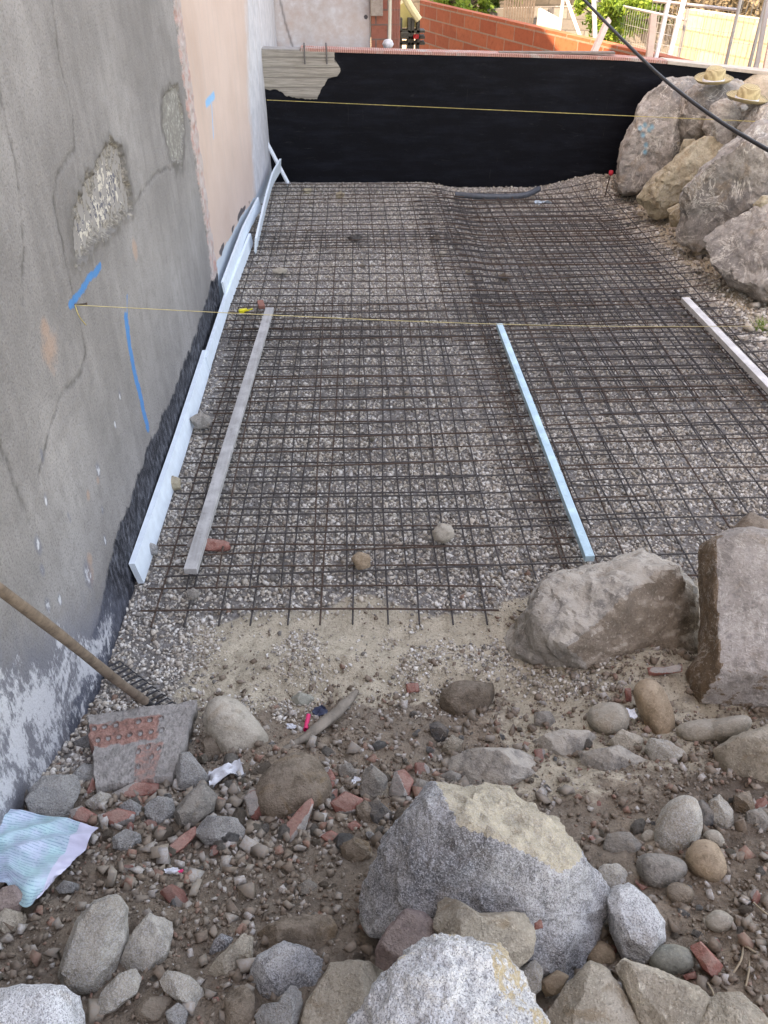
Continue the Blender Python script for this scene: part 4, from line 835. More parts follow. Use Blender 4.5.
for px in (305, 327):
    a = aty(px, 64, 9.54); t_ = aty(px-1, 46, 9.56)
    m = MB(); m.tube([a, (a[0], a[1], (a[2]+t_[2])/2), t_, t_+np.array((0, .04, .02)), t_+np.array((0, .09, -.01))], .009, 6)
    o = m.build('rebar_hook', plain('hook_steel', (.13, .12, .115), .7), origin=a)
    meta(o, ('left' if px == 305 else 'right')+' of the two rusty rebar ends bent over the bare patch of the black wall', 'rebar')

# ------------------------------------------------------------------ steel mesh sheets
def smoothz(x, y): return float(terr(x, y, False))
def sheet(label, x0, x1, y0, y1, ang, lift, seed, xo=.0, stick=.09):
    r_ = random.Random(seed); cx, cy = (x0+x1)/2, (y0+y1)/2
    t = empty('steel_mesh_sheet', (cx, cy, smoothz(cx, cy)+lift), label, 'steel mesh', 'welded steel mesh sheets on the gravel bed')
    ca, sa_ = math.cos(ang), math.sin(ang)
    def W(x, y, dz, ph):
        dx, dy = x-cx, y-cy; X_, Y_ = cx+dx*ca-dy*sa_, cy+dx*sa_+dy*ca
        X_ = max(X_, WX+.07)
        return np.array((X_, Y_, smoothz(X_, Y_)+lift+dz+.012*float(n2(X_, Y_, 1.3, 2, seed))))
    nx = int(round((x1-x0)/.15)); nyb = int(round((y1-y0)/.15))
    for i in range(nx+1):
        x = x0+i*.15+r_.uniform(-.004, .004); bend = r_.uniform(-.008, .008)
        ysq = np.linspace(y0-stick, y1+stick, max(4, int((y1-y0)/.35)))
        m = MB(); m.tube([W(x+bend*math.sin(3*yy+i), yy, .0, i) for yy in ysq], .0047, 5); m.build('long_bar', dsteel if r_.random() < .7 else rust, t)
    for j in range(nyb+1):
        y = y0+j*.15+r_.uniform(-.004, .004); bend = r_.uniform(-.010, .010); e0 = r_.uniform(.7, 1.2)*stick
        xsq = np.linspace(x0-e0, x1+e0, 7)
        m = MB(); m.tube([W(xx, y+bend*math.sin(2.2*xx+j), .008, j) for xx in xsq], .0048, 5); m.build('cross_bar', dsteel if r_.random() < .6 else rust, t)
sheet('nearest steel mesh sheet on the left half, bar ends sticking over the sand', -.92, .58, 2.50, 5.5, -.022, .035, 1)
sheet('second steel mesh sheet overlapping the nearest one on the left half', -.86, .94, 2.74, 5.9, .012, .055, 2)
sheet('steel mesh sheet on the middle of the left half, beyond the grey batten', -.95, 1.0, 5.35, 7.6, -.01, .045, 3)
sheet('steel mesh sheet at the far left end below the black wall', -.90, .90, 7.15, 9.25, .012, .065, 4)
sheet('nearest steel mesh sheet on the right half, beyond the dust-covered boulder', 1.0, 2.65, 2.66, 6.11, -.008, .04, 5)
sheet('steel mesh sheet on the right half running up to the far boulders', .98, 2.63, 5.75, 9.0, .02, .06, 6)
sheet('narrow overlapping steel mesh sheet along the middle of the pit', .78, 1.38, 3.1, 8.6, .03, .075, 7)
sheet('long overlapping steel mesh sheet along the right edge of the mesh', 1.12, 2.77, 4.42, 8.62, .006, .092, 10, stick=.14)
sheet('upper overlapping steel mesh sheet on the right half', 1.52, 2.72, 3.85, 8.05, .03, .078, 8)

# ------------------------------------------------------------------ battens
def batten(label, p0, p1, w_, h_, c, zo, var=.15):
    a = np.array((p0[0], p0[1], smoothz(*p0[:2])+zo)); b = np.array((p1[0], p1[1], smoothz(*p1[:2])+zo))
    Rm = frame(b-a); m = MB(); m.box((a+b)/2, (np.linalg.norm(b-a), w_, h_), Rm, bev=.002); o = m.build('batten', c, origin=(a+b)/2); return meta(o, label, 'batten')
def woodmat(name, a, b):
    t = NT(name); co = t.coord(False); n = t.noise(t.scale(co, (26, .9, 26)), 1.6, 6, .7); n3 = t.noise(co, 7, 5, .65)
    col = t.mix(t.ramp(n, [(.3, 0.), (.7, 1.)]), a, b); col = t.mix(t.ramp(n3, [(.45, 0.), (.65, .55)]), col, tuple(min(1, x*1.35) for x in b)); col = t.mix(t.ramp(t.noise(co, 40, 4), [(.3, .35), (.42, 0.)]), col, tuple(x*.5 for x in a))
    return t.fin(col, t.bump(n, .3, .004), .8)
batten('grey cement-stained batten lying lengthways on the left of the mesh', atz(191, 574, .09), atz(270, 312, .09), .062, .035, woodmat('cement_stained_wood', (.27, .26, .25), (.42, .41, .40)), .105)
batten('light blue batten lying lengthways on the middle of the mesh', atz(589, 562, .10), atz(499, 328, .10), .045, .035, woodmat('blue_painted_wood', (.30, .47, .55), (.43, .60, .67)), .12)
batten('whitish grey batten lying lengthways at the right edge of the mesh', atz(790, 413, .10), atz(684, 302, .10), .062, .04, woodmat('whitish_wood', (.42, .41, .40), (.60, .59, .58)), .12)

# ------------------------------------------------------------------ blue foam edge strips
M['foam'] = plain('pale_blue_foam', (.64, .73, .79), .6, .10, 20, .1)
def strip_(label, pts, h, th=.02, lean=0., z0=.0):
    a, b = np.array(pts[0], float), np.array(pts[-1], float); n = 14; m = MB(); v = []; f = []
    q = [np.array(p, float) for p in pts]; cum = np.concatenate([[0], np.cumsum([np.linalg.norm(q[i+1]-q[i]) for i in range(len(q)-1)])])
    for i in range(n+1):
        s = cum[-1]*i/n; p = np.array([np.interp(s, cum, [k[c] for k in q]) for c in range(3)])
        p[2] += z0
        v += [p, p+(th, 0, 0), p+(th+lean, 0, h), p+(lean, 0, h)]
    for i in range(n):
        for k in range(4): f.append((i*4+k, i*4+(k+1) % 4, i*4+4+(k+1) % 4, i*4+4+k))
    f += [(3, 2, 1, 0), (n*4, n*4+1, n*4+2, n*4+3)]
    m.add(v, f); o = m.build('foam_strip', M['foam'], origin=q[0]); meta(o, label, 'foam strip', 'pale blue foam strips along the left wall')
    return o
g = lambda y: smoothz(-1.05, y)
strip_('pale blue foam strip nearest the camera along the foot of the grey wall', [(-1.075, 2.72, g(2.7)), (-1.065, 3.8, g(3.8)), (-1.07, 4.95, g(4.9))], .125, .028, -.02, .03)
strip_('pale blue foam strip, second from the camera, along the foot of the wall', [(-1.06, 4.85, g(4.9)), (-1.055, 5.9, g(5.9)), (-1.00, 7.3, g(7.2))], .10, .024, -.01, .05)
strip_('pale blue foam strip third from the camera, standing on edge by the pink wall', [(-1.07, 5.95, g(6)+.10), (-1.04, 7.2, g(7.2)+.10), (-1.0, 8.2, g(8.2)+.08)], .10, .018, -.01, .04)
strip_('pale blue foam strip with a raised loose end near the black wall', [(-.95, 7.1, g(7.2)), (-.95, 8.2, g(8.2)+.06), (-.93, 8.9, g(8.9)+.12), (-.87, 9.3, g(9.2)+.16)], .14, .02, .02, .03)
ws = MB(); a = aty(266, 141, 9.5); b = aty(289, 185, 9.35); ws.box((a+b)/2, (np.linalg.norm(a-b), .045, .022), frame(b-a), bev=.002)
meta(ws.build('foam_strip', plain('white_strip', (.62, .68, .74), .6, .05), origin=(a+b)/2), 'narrow whitish strip leaning diagonally against the black wall in the left corner', 'foam strip')

# ------------------------------------------------------------------ pipe, stake, strings, cable, small litter
def tube_obj(name, label, cat, pts, r, mat, n=8, kind=None):
    m = MB(); m.tube(pts, r, n); o = m.build(name, mat, origin=pts[0], smooth=True); return meta(o, label, cat)
def spl(pts, n=24):
    pts = [np.asarray(p, float) for p in pts]; out = []
    P2 = [2*pts[0]-pts[1]]+pts+[2*pts[-1]-pts[-2]]
    for i in range(1, len(P2)-2):
        for k in range(n//(len(pts)-1)+1):
            t = k/(n//(len(pts)-1)+1); a, b, c, d = P2[i-1:i+3]
            out.append(.5*((2*b)+(-a+c)*t+(2*a-5*b+4*c-d)*t*t+(-a+3*b-3*c+d)*t**3))
    out.append(pts[-1]); return out
def gz(px, py, dz): q = gp(px, py); q[2] += dz; return q
tube_obj('pipe', 'short dark grey corrugated pipe lying across the far end of the mesh', 'pipe', spl([gz(455, 201, .07), gz(480, 203, .07), gz(510, 203, .07), gz(526, 202, .08), gz(538, 198, .10)]), .032, plain('dark_grey_plastic', (.075, .085, .10), .45), 12)
a = gz(604, 198, 0)
st = empty('marker_stake', a, 'thin marker stake with a red cap beside the tall pale boulder', 'stake'); tp = a+np.array((.03, 0, .26))
m = MB(); m.tube([a-(0, 0, .05), tp], .006, 6); m.build('rod', rust, st)
m = MB(); m.lathe([(.0, .03), (.022, .028), (.026, .0), (.022, -.02), (0, -.022)], tp, 10); m.build('cap', plain('red_plastic', (.55, .03, .05), .4), st, True)
ystr = plain('yellow_string', (.50, .40, .16), .8)
A_ = aty(267, 100, 9.25); B_ = CAM+ray(768, 122)*(7.5/ray(768, 122)[1]); D_ = B_-A_
tube_obj('string', 'upper yellow builder string stretched across in front of the black wall', 'string', [A_+D_*t for t in np.linspace(0, 1.25, 14)], .003, ystr, 5)
A_ = atx(75, 305, WX+.012); q2 = atz(768, 326, .34); D_ = q2-A_
tube_obj('string', 'lower yellow builder string stretched across the mesh from a nail in the grey wall', 'string', [A_+D_*t+np.array((0, 0, -.035*math.sin(math.pi*min(t, 1)))) for t in np.linspace(0, 1.1, 18)], .0017, plain('yellow_string_low', (.46, .38, .20), .8), 5)
tube_obj('string', 'loose tail of yellow string hanging from the nail in the grey wall', 'string', spl([atx(75, 305, WX+.02), atx(79, 316, WX+.03), atx(86, 325, WX+.02)], 8), .002, ystr, 5)
nl = MB(); q = atx(75, 305, WX); nl.tube([q-(.01, 0, 0), q+(.045, 0, .004)], .003, 6); nl.tube([q+(.045, 0, .004), q+(.047, 0, .004)], .006, 8)
meta(nl.build('nail', rust, origin=q), 'nail in the grey wall holding the lower string', 'nail')
cp = [CAM+ray(px, py)*d for px, py, d in [(540, -45, 5.6), (586, 2, 5.0), (625, 42, 4.5), (665, 80, 4.1), (715, 118, 3.7), (768, 150, 3.35), (840, 190, 3.0)]]
tube_obj('cable', 'thick black cable hanging across the top right', 'cable', spl(cp, 36), .009, plain('black_rubber', (.02, .02, .022), .5, .1), 10)
q = gz(244, 318, .06); m = MB(); m.box(q, (.07, .035, .03), rotz(.3), bev=.006); m.tube([q+(.03, 0, 0), q+(.075, .015, .01)], .006, 6)
meta(m.build('plastic_clip', plain('yellow_plastic', (.65, .55, .03), .4), origin=q), 'small yellow plastic piece on the mesh left of the grey batten', 'clip')
q = gz(262, 314, .08); m = MB(); m.box(q, (.05, .12, .03), rotz(.2), bev=.004); meta(m.build('wood_offcut', plain('reddish_wood', (.30, .13, .10), .8), origin=q), 'small reddish wooden offcut at the far end of the grey batten', 'offcut')
def crumple(name, label, cat, c, L_, W_, mat, seed, amp=.25, up=.5, nx=14, ang=0.):
    u, v = np.meshgrid(np.linspace(-.5, .5, nx), np.linspace(-.5, .5, nx)); pz = fbm(np.stack([u*3.5+seed, v*3.5, 0*u], -1), 3, seed)*amp*L_+up*L_*(.12-u*u*.3)
    sh = fbm(np.stack([u*2, v*2+seed, 0*u+3], -1), 2, seed+3)
    x = (u+.25*sh)*L_; y = (v+.25*sh.T)*W_; ca, sa_ = math.cos(ang), math.sin(ang)
    P_ = np.stack([x*ca-y*sa_, x*sa_+y*ca, pz-pz.min()], -1).reshape(-1, 3)
    f = grid_faces(nx, nx); n = len(P_); P2 = np.concatenate([P_, P_-(0, 0, .0015)]); ff = np.concatenate([f, f[:, ::-1]+n])
    return meta(obj(name, mesh_np(name, P2, ff, mat, False), None, c), label, cat)
foil = plain('white_plastic_film', (.62, .64, .68), .25, .12, 20)
crumple('plastic_wrap', 'crumpled whitish plastic wrap in the rubble below the large pale oval cobble', 'plastic', gz(228, 778, .0), .12, .075, foil, 5, .38, .8, 16, .4)
crumple('plastic_scrap', 'white plastic scrap beside the red brick piece right of the round-topped stone', 'plastic', gz(357, 784, .01), .035, .03, foil, 9)
crumple('plastic_scrap', 'white scrap on the soil right of the weathered wood', 'plastic', gz(366, 703, .005), .028, .02, foil, 12)
crumple('plastic_scrap', 'white scrap next to the pink tube', 'plastic', gz(292, 729, .01), .035, .02, foil, 15)
crumple('plastic_scrap', 'white and pink scrap on the soil below the red clay strip', 'plastic', gz(173, 872, .005), .035, .014, foil, 22)
crumple('plastic_scrap', 'white scrap by the rounded tan-grey cobble', 'plastic', gz(630, 719, .03), .03, .035, foil, 25)
crumple('plastic_scrap', 'pale blue scrap on the far mesh near the grey pipe', 'plastic', gz(541, 210, .06), .16, .10, plain('blue_white_plastic', (.50, .60, .68), .4), 31)
crumple('plastic_scrap', 'dark blue scrap beside the weathered wood', 'plastic', gz(320, 714, .01), .05, .04, plain('navy_plastic', (.03, .04, .08), .5), 34)
q = gz(306, 733, .02); q1 = gz(309, 721, .035); m = MB(); d = q1-q; R_ = frame(d); v = []; n = 14
for rr_, o_ in [(.009, 0), (.0095, 1), (.0078, 1), (.0078, .15)]:
    pass
prof = [(0, .0085), (.9, .0085), (1.0, .0095), (1.0, .0075), (.1, .0072)]
for tt, r0 in prof:
    for k in range(n): an = 2*math.pi*k/n; v.append(q1-d*tt+R_@np.array((0, r0*math.cos(an), r0*math.sin(an))))
f = [(i*n+k, i*n+(k+1) % n, (i+1)*n+(k+1) % n, (i+1)*n+k) for i in range(4) for k in range(n)]+[tuple(range(n))]
m.add(v, f); meta(m.build('plastic_tube', plain('hot_pink_plastic', (.75, .03, .14), .4, .05), origin=q), 'bright pink plastic tube lying in the gravel', 'tube')
q = gz(181, 873, .006); m = MB(); m.box(q, (.016, .012, .006), rotz(.4), bev=.002); meta(m.build('plastic_scrap', plain('pink_plastic', (.75, .04, .15), .4, .05), origin=q), 'tiny pink scrap on the soil below the red clay strip', 'plastic')
# weathered wood
def limb(pts, rads, seed, mat, name, label, cat, flat=1.):
    pts = spl(pts, 30); n = 12; v = []; f = []
    rs = np.interp(np.linspace(0, 1, len(pts)), np.linspace(0, 1, len(rads)), rads)
    for i, p in enumerate(pts):
        t = pts[min(i+1, len(pts)-1)]-pts[max(i-1, 0)]; t = t/np.linalg.norm(t); a = np.cross(t, (0, 0, 1.)); a /= np.linalg.norm(a); b = np.cross(a, t)
        for k in range(n):
            an = 2*math.pi*k/n; r = rs[i]*(1+.28*float(vnoise(np.array((math.cos(an)*1.5, math.sin(an)*1.5, i*.25+seed)), seed))); v.append(p+r*math.cos(an)*a+flat*r*math.sin(an)*b)
    for i in range(len(pts)-1):
        for k in range(n): f.append((i*n+k, i*n+(k+1) % n, (i+1)*n+(k+1) % n, (i+1)*n+k))
    f += [tuple(range(n)), tuple(range((len(pts)-1)*n, len(pts)*n))[::-1]]
    m = MB(); m.add(v, f); return meta(m.build(name, mat, origin=pts[0], smooth=True), label, cat)
wood_w = woodmat('weathered_root', (.12, .10, .08), (.26, .22, .18))
limb([gz(284, 752, .015), gz(305, 742, .025), gz(328, 728, .045), gz(345, 712, .045), gz(357, 697, .04)], [.010, .016, .026, .022, .012], 4, wood_w, 'driftwood', 'weathered grey split wood lying across the gravel beside the pink tube', 'wood', .6)
# twigs at the lower right
for i, pts in enumerate([[(768, 918), (760, 915), (752, 905)], [(738, 945), (750, 955), (765, 962), (780, 965)], [(742, 948), (738, 965), (730, 978)], [(748, 960), (746, 975), (744, 990)], [(706, 985), (710, 996), (714, 1006)]]):
    tube_obj('dry_root', ['pale short root end at the right edge above the thin roots', 'long thin dry root running out at the right edge', 'thin dry root curling down beside the red clay block', 'thin dry root hanging straight down left of the right edge', 'short dry stalk above the bottom right rock'][i], 'root', spl([gz(a, b, .012+.01*(k % 2)) for k, (a, b) in enumerate(pts)], 10), .0022, plain('dry_root_skin', (.34, .27, .19), .9), 5)

# ------------------------------------------------------------------ rake
hd = gz(160, 717, .035); top = atx(-45, 556, WX+.10)
rk = empty('rake', hd, 'rake with a worn wooden handle leaning on the grey wall', 'rake')
dirv = top-hd; Ld = np.linalg.norm(dirv)
m = MB(); pts = spl([hd+dirv*.10, hd+dirv*.3+np.array((.0, 0, -.006)), hd+dirv*.6+np.array((0, 0, .008)), hd+dirv*1.0, hd+dirv*1.25], 20); m.tube(pts, [.0165+.0007*math.sin(i*1.1) for i in range(len(pts))], 12)
m.build('handle', woodmat('rake_handle_wood', (.09, .065, .05), (.22, .165, .125)), rk, True)
m = MB(); m.tube([hd+dirv*.15, hd+dirv*.05, hd], [.016, .013, .008], 10); m.build('ferrule', plain('dark_iron', (.06, .06, .065), .55, .3, 40, metal=.4), rk, True)
iron = plain('rake_iron', (.045, .045, .05), .6, .3, 60, metal=.3)
e0 = gz(103, 672, .03); e1 = gz(165, 722, .03); m = MB(); m.box((e0+e1)/2, (np.linalg.norm(e1-e0), .018, .010), frame(e1-e0), bev=.002); m.build('head_bar', iron, rk)
for i in range(13):
    p = e0+(e1-e0)*(i+.5)/13; q = p+np.array((.055, .045, -.005)); mm = MB(); mm.tube([p, q, q+np.array((.01, .006, -.022))], [.005, .004, .002], 6); mm.build('tooth', iron, rk)

# ------------------------------------------------------------------ broken hollow brick slab with round holes
def brick_slab():
    c = [gz(*p, dz) for p, dz in (((93, 736), .13), ((205, 719), .13), ((176, 786), .05), ((98, 796), .04))]
    # c: top-left, top-right, bottom-right, bottom-left of the face seen
    nx, ny = 150, 84; U, Vv = np.meshgrid(np.linspace(0, 1, nx), np.linspace(0, 1, ny))
    TL, TR, BR, BL = [np.asarray(q) for q in c]
    Pp = (TL*(1-U)[..., None]+TR*U[..., None])*(1-Vv)[..., None]+(BL*(1-U)[..., None]+BR*U[..., None])*Vv[..., None]
    ed = np.minimum(np.minimum(U, 1-U), np.minimum(Vv, 1-Vv)); cc = Pp.mean((0, 1)); Pp = cc+(Pp-cc)*(1-(.10*(n2(U, Vv, 6, 4, 44)+.4)*np.exp(-ed*9)))[..., None]
    nrm = np.cross(TR-TL, TL-BL); nrm /= np.linalg.norm(nrm)
    if nrm[2] < 0: nrm = -nrm
    Lx = np.linalg.norm(TR-TL); Ly = np.linalg.norm(TL-BL)
    dep = .004*n2(U*Lx, Vv*Ly, 30, 4, 3)+.003*n2(U*Lx, Vv*Ly, 110, 2, 7); red = sstep(.12, .2, Vv+.05*n2(U, Vv, 9, 2, 3))*(1-sstep(.46, .54, Vv+.04*n2(U, Vv, 8, 2, 6)))*(1-sstep(.66, .74, U+.05*n2(U, Vv, 9, 2, 9)))
    red = np.maximum(red, sstep(.42, .5, U)*(1-sstep(.74, .8, U))*sstep(.5, .55, Vv)*.8)
    hole = np.zeros_like(U); rim = np.zeros_like(U)
    hs_ = [(.05+.105*k+.03*(r == 1), .22+.17*r-.05*0) for r in range(2) for k in range(7) if not (r == 0 and k in (3,))]+[(.50, .62), (.60, .58), (.66, .72), (.52, .82), (.72, .62)]
    for hx, hy in hs_:
        d = np.hypot((U-hx)*Lx, (Vv-hy)*Ly*.9); hole = np.maximum(hole, 1-sstep(.0085, .0105, d)); rim = np.maximum(rim, np.exp(-((d-.0105)/.0016)**2)); dep = dep+.003*np.exp(-((d-.013)/.002)**2)
    dep = dep-.004*hole; red = np.maximum(red*.85, 0)
    fillc = hole
    F1 = (Pp+nrm*dep[..., None]).reshape(-1, 3)
    bt = (Pp-nrm*.07).reshape(-1, 3)
    f = grid_faces(nx, ny); n = nx*ny; ff = [f, f[:, ::-1]+n]
    idx = list(range(nx))+[nx*(k+1)-1 for k in range(1, ny)]+[n-1-k for k in range(1, nx)]+[nx*k for k in range(ny-2, 0, -1)]
    idx = np.array(idx); nx_ = np.roll(idx, -1); ff.append(np.stack([idx, idx+n, nx_+n, nx_], -1))
    V = np.concatenate([F1, bt]); o = F1.mean(0)
    t = NT('hollow_brick_with_mortar'); co = t.coord(False); mid = t.noise(co, 40, 5, .7); fi = t.noise(co, 160, 3)
    col = t.mix(t.ramp(mid, [(.35, 0.), (.65, 1.)]), (.20, .185, .17), (.34, .31, .29))
    rm = t.ramp(t.math('ADD', t.attr('red'), t.math('MULTIPLY', t.math('SUBTRACT', mid, .5), 1.0)), [(.5, 0.), (.8, .8)])
    col = t.mix(rm, col, t.mix(t.ramp(mid, [(.4, 0.), (.6, 1.)]), (.24, .09, .065), (.36, .17, .13)))
    col = t.mix(t.attr('hole'), col, t.mix(t.ramp(mid, [(.4, 0.), (.6, 1.)]), (.22, .21, .20), (.36, .345, .33)))
    col = t.mix(t.math('MULTIPLY', t.attr('rim'), .8), col, (.05, .03, .025))
    mt = t.fin(col, t.bump(mid, .8, .008, t.bump(fi, .5, .003)), .95)
    ob = obj('hollow_brick', mesh_np('hollow_brick', V-o, np.concatenate(ff), mt, False, dict(red=np.concatenate([red.ravel()]*2), hole=np.concatenate([fillc.ravel(), 0*fillc.ravel()]), rim=np.concatenate([rim.ravel(), 0*rim.ravel()]))), None, o)
    meta(ob, 'broken mortar-covered hollow brick with rows of round holes, lying by the rake', 'hollow brick')
brick_slab()

# ------------------------------------------------------------------ printed paper in a plastic sleeve
def paper():
    t = NT('printed_paper'); co = t.n('ShaderNodeTexCoord').outputs['UV']
    br = t.n('ShaderNodeTexBrick'); t.l(co, br.inputs['Vector']); br.inputs['Scale'].default_value = 1; br.inputs['Row Height'].default_value = .030; br.inputs['Brick Width'].default_value = .27; br.inputs['Mortar Size'].default_value = .011
    br.inputs['Color1'].default_value = (0, 0, 0, 1); br.inputs['Color2'].default_value = (0, 0, 0, 1); br.inputs['Mortar'].default_value = (1, 1, 1, 1)
    dots = t.noise(t.scale(co, (60, 24, 1)), 1, 2); ph_ = t.noise(t.scale(co, (3, 5, 1)), 1, 1)
    pc = t.mix(t.ramp(t.noise(co, 3.5, 3), [(.4, 0.), (.6, 1.)]), (.34, .55, .58), (.42, .50, .62))
    ink = t.math('MULTIPLY', t.math('SUBTRACT', 1., br.outputs['Color']), t.ramp(dots, [(.38, 0.), (.46, 1.)])); ink = t.math('MULTIPLY', ink, t.ramp(ph_, [(.36, .2), (.44, .6)]))
    col = t.mix(ink, pc, (.10, .22, .32)); col = t.mix(t.ramp(t.attr('film'), [(.45, 0.), (.55, 1.)]), col, (.55, .55, .68))
    return t.fin(col, t.bump(t.noise(co, 8, 3), .2, .01), .35, .5)
nx, ny = 60, 50; U, Vv = np.meshgrid(np.linspace(0, 1, nx), np.linspace(0, 1, ny))
def edge(pts, t): return np.array([np.interp(t, np.linspace(0, 1, len(pts)), [q[c] for q in pts]) for c in (0, 1)])
PX = np.zeros(U.shape); PY = np.zeros(U.shape)
for j in range(ny):
    l = edge([(-40, 813), (-40, 850), (-30, 880)], Vv[j, 0]); r = edge([(99, 829), (75, 860), (50, 890)], Vv[j, 0]); tpx = l[0]+(r[0]-l[0])*U[j]
    tt = Vv[j, 0]; bow = -8*np.sin(U[j]*math.pi)*(1-tt); PX[j] = tpx; PY[j] = l[1]+(r[1]-l[1])*U[j]+bow+(26*np.sin(np.clip((U[j]-.45)/.55, 0, 1)*math.pi)-6*U[j])*tt**3
pts = np.zeros(U.shape+(3,)); 
for j in range(ny):
    for i in range(nx): 
        if j % 1 == 0: 
            d = ray(PX[j, i], PY[j, i]); z0 = .33; 
            for _ in range(6): 
                q = CAM+d*((z0-H)/d[2]); z0 = float(terr(q[0], q[1], False))+.045
            pts[j, i] = q
wr = .016*fbm(np.stack([U*4, Vv*3, 0*U], -1), 3, 4)+.020*(1-2*abs(fbm(np.stack([U*3+Vv*4, Vv*1.5, 0*U+5], -1), 2, 8)))-.014*abs(fbm(np.stack([U*2-Vv*5, Vv*2.5+U, 0*U+9], -1), 2, 18)); pts[..., 2] += wr
film = sstep(.84, .9, U+.02*Vv)
o0 = pts[ny//2, nx//2].copy(); P0 = (pts-o0).reshape(-1, 3); f = grid_faces(nx, ny); n = len(P0)
me = mesh_np('newspaper', np.concatenate([P0, P0-(0, 0, .0012)]), np.concatenate([f[:, ::-1], f+n]), paper(), True, dict(film=np.concatenate([film.ravel()]*2)))
uvl = me.uv_layers.new(name='UVMap'); li = np.zeros(len(me.loops), np.int32); me.loops.foreach_get('vertex_index', li); li %= n
uvl.data.foreach_set('uv', np.stack([U.ravel()[li], Vv.ravel()[li]], -1).astype(np.float32).ravel())
meta(obj('newspaper', me, None, o0), 'crumpled pale printed paper in a plastic sleeve at the left edge', 'paper')
R('rock', 'pinkish stone weighing down the lower edge of the printed paper', [(-12, 905), (2, 888), (15, 884), (24, 895), (20, 912), (0, 915)], 'pinkst', lift=1.0)
R('rock', 'pale crumbly stone at the left edge under the printed paper', [(-10, 920), (5, 908), (22, 912), (24, 928), (5, 935)], 'tan', lift=.4)
R('rock', 'flat pale stone on the soil right of the paper corner', [(55, 888), (64, 880), (80, 884), (78, 893), (60, 894)], 'conc', lift=.4)

# ------------------------------------------------------------------ straw hats
def hat(label, px, py, y, rot, tx, ty):
    c = aty(px, py, y); t = empty('straw_hat', c, label, 'hat'); t.rotation_euler = (tx, ty, rot)
    tm = NT('straw'); co = tm.coord(False); wv = tm.n('ShaderNodeTexWave', wave_type='RINGS', rings_direction='Z'); tm.l(co, wv.inputs['Vector']); wv.inputs['Scale'].default_value = 28; wv.inputs['Distortion'].default_value = 2
    nn = tm.noise(co, 60, 3); col = tm.mix(wv.outputs['Fac'], (.38, .30, .17), (.56, .46, .28)); col = tm.mix(tm.ramp(nn, [(.3, .4), (.5, 0.)]), col, (.30, .23, .13)); sm_ = tm.fin(col, tm.bump(wv.outputs['Fac'], .6, .006), .85)
    m = MB(); m.lathe([(.085, .005), (.11, .0), (.14, .006), (.168, .030), (.170, .034), (.14, .012), (.11, .006), (.085, .012)], n=40)
    m.v = [np.array((p[0]*1.12, p[1]*.92, p[2]+.02*(abs(p[1])/.2)**2)) for p in m.v]
    me = mesh_np('brim', m.v, m.f, sm_, True); obj('brim', me, t)
    m = MB(); m.lathe([(.095, .0), (.093, .06), (.085, .11), (.068, .128), (.035, .118), (.0, .108)], n=32)
    m.v = [np.array((p[0]*1.08, p[1]*.9, p[2]-.012*math.exp(-(p[1]/.03)**2)*(p[2] > .09))) for p in m.v]
    obj('crown', mesh_np('crown', m.v, m.f, sm_, True), t)
    m = MB(); m.lathe([(.098, .004), (.0975, .032), (.0955, .034), (.0945, .004)], n=32); m.v = [np.array((p[0]*1.08, p[1]*.9, p[2])) for p in m.v]
    obj('hat_band', mesh_np('hat_band', m.v, m.f, plain('white_band', (.62, .64, .70), .7, .08), True), t)
hat('straw hat with a white band on the boulder nearer the black wall', 713, 82, 8.25, .2, .12, -.05)
hat('straw hat with a white band on the boulder nearer the right edge', 746, 101, 7.75, -.3, .1, .10)
# small stone by the hat
R('stone', 'small white stone lying at the brim of the right-hand straw hat', [(737, 106), (745, 104), (750, 108), (742, 112)], 'conc', 'stone', y=7.6, sub=3)
# blue paint mark on the tall boulder is part of it: sprayed dabs following the surface
def spray_on(o, pxs, r, mat):
    deps = bpy.context.evaluated_depsgraph_get(); me = o.data; L0 = np.array(o.location)
    v = np.zeros(len(me.vertices)*3, np.float32); me.vertices.foreach_get('co', v); v = v.reshape(-1, 3)+L0
    d = v-CAM; zc = d@FW; px = 384+F*(d@RT)/zc; py = 512-F*(d@UP)/zc
    a = np.zeros(len(v)); front = zc < (zc.min()+zc.max())/2+.1
    for x, y in pxs: a = np.maximum(a, np.exp(-((px-x)**2+((py-y)*.8)**2)/(r*r)))
    at = me.attributes.new('spray', 'FLOAT', 'POINT'); at.data.foreach_set('value', (a*front).astype(np.float32)); me.materials[0] = mat
mb_ = M['boulder'].copy(); mb_.name = 'bank_boulder_sprayed'; tr_ = mb_.node_tree
bs = [n for n in tr_.nodes if n.type == 'BSDF_PRINCIPLED'][0]; src = bs.inputs['Base Color'].links[0].from_socket
at_ = tr_.nodes.new('ShaderNodeAttribute'); at_.attribute_name = 'spray'; mx = tr_.nodes.new('ShaderNodeMix'); mx.data_type = 'RGBA'
rp = tr_.nodes.new('ShaderNodeMapRange'); rp.inputs[1].default_value = .35; rp.inputs[2].default_value = .9; rp.inputs[4].default_value = .65
tr_.links.new(at_.outputs['Fac'], rp.inputs[0]); tr_.links.new(rp.outputs[0], mx.inputs[0]); tr_.links.new(src, mx.inputs[6]); mx.inputs[7].default_value = (.10, .38, .52, 1); tr_.links.new(mx.outputs[2], bs.inputs['Base Color'])
tb = [o for o in C.objects if o.get('label', '').startswith('tall pale boulder')][0]
spray_on(tb, [(640, 128), (645, 125), (649, 130), (643, 135), (652, 127), (646, 145), (645, 152)], 3.0, mb_)

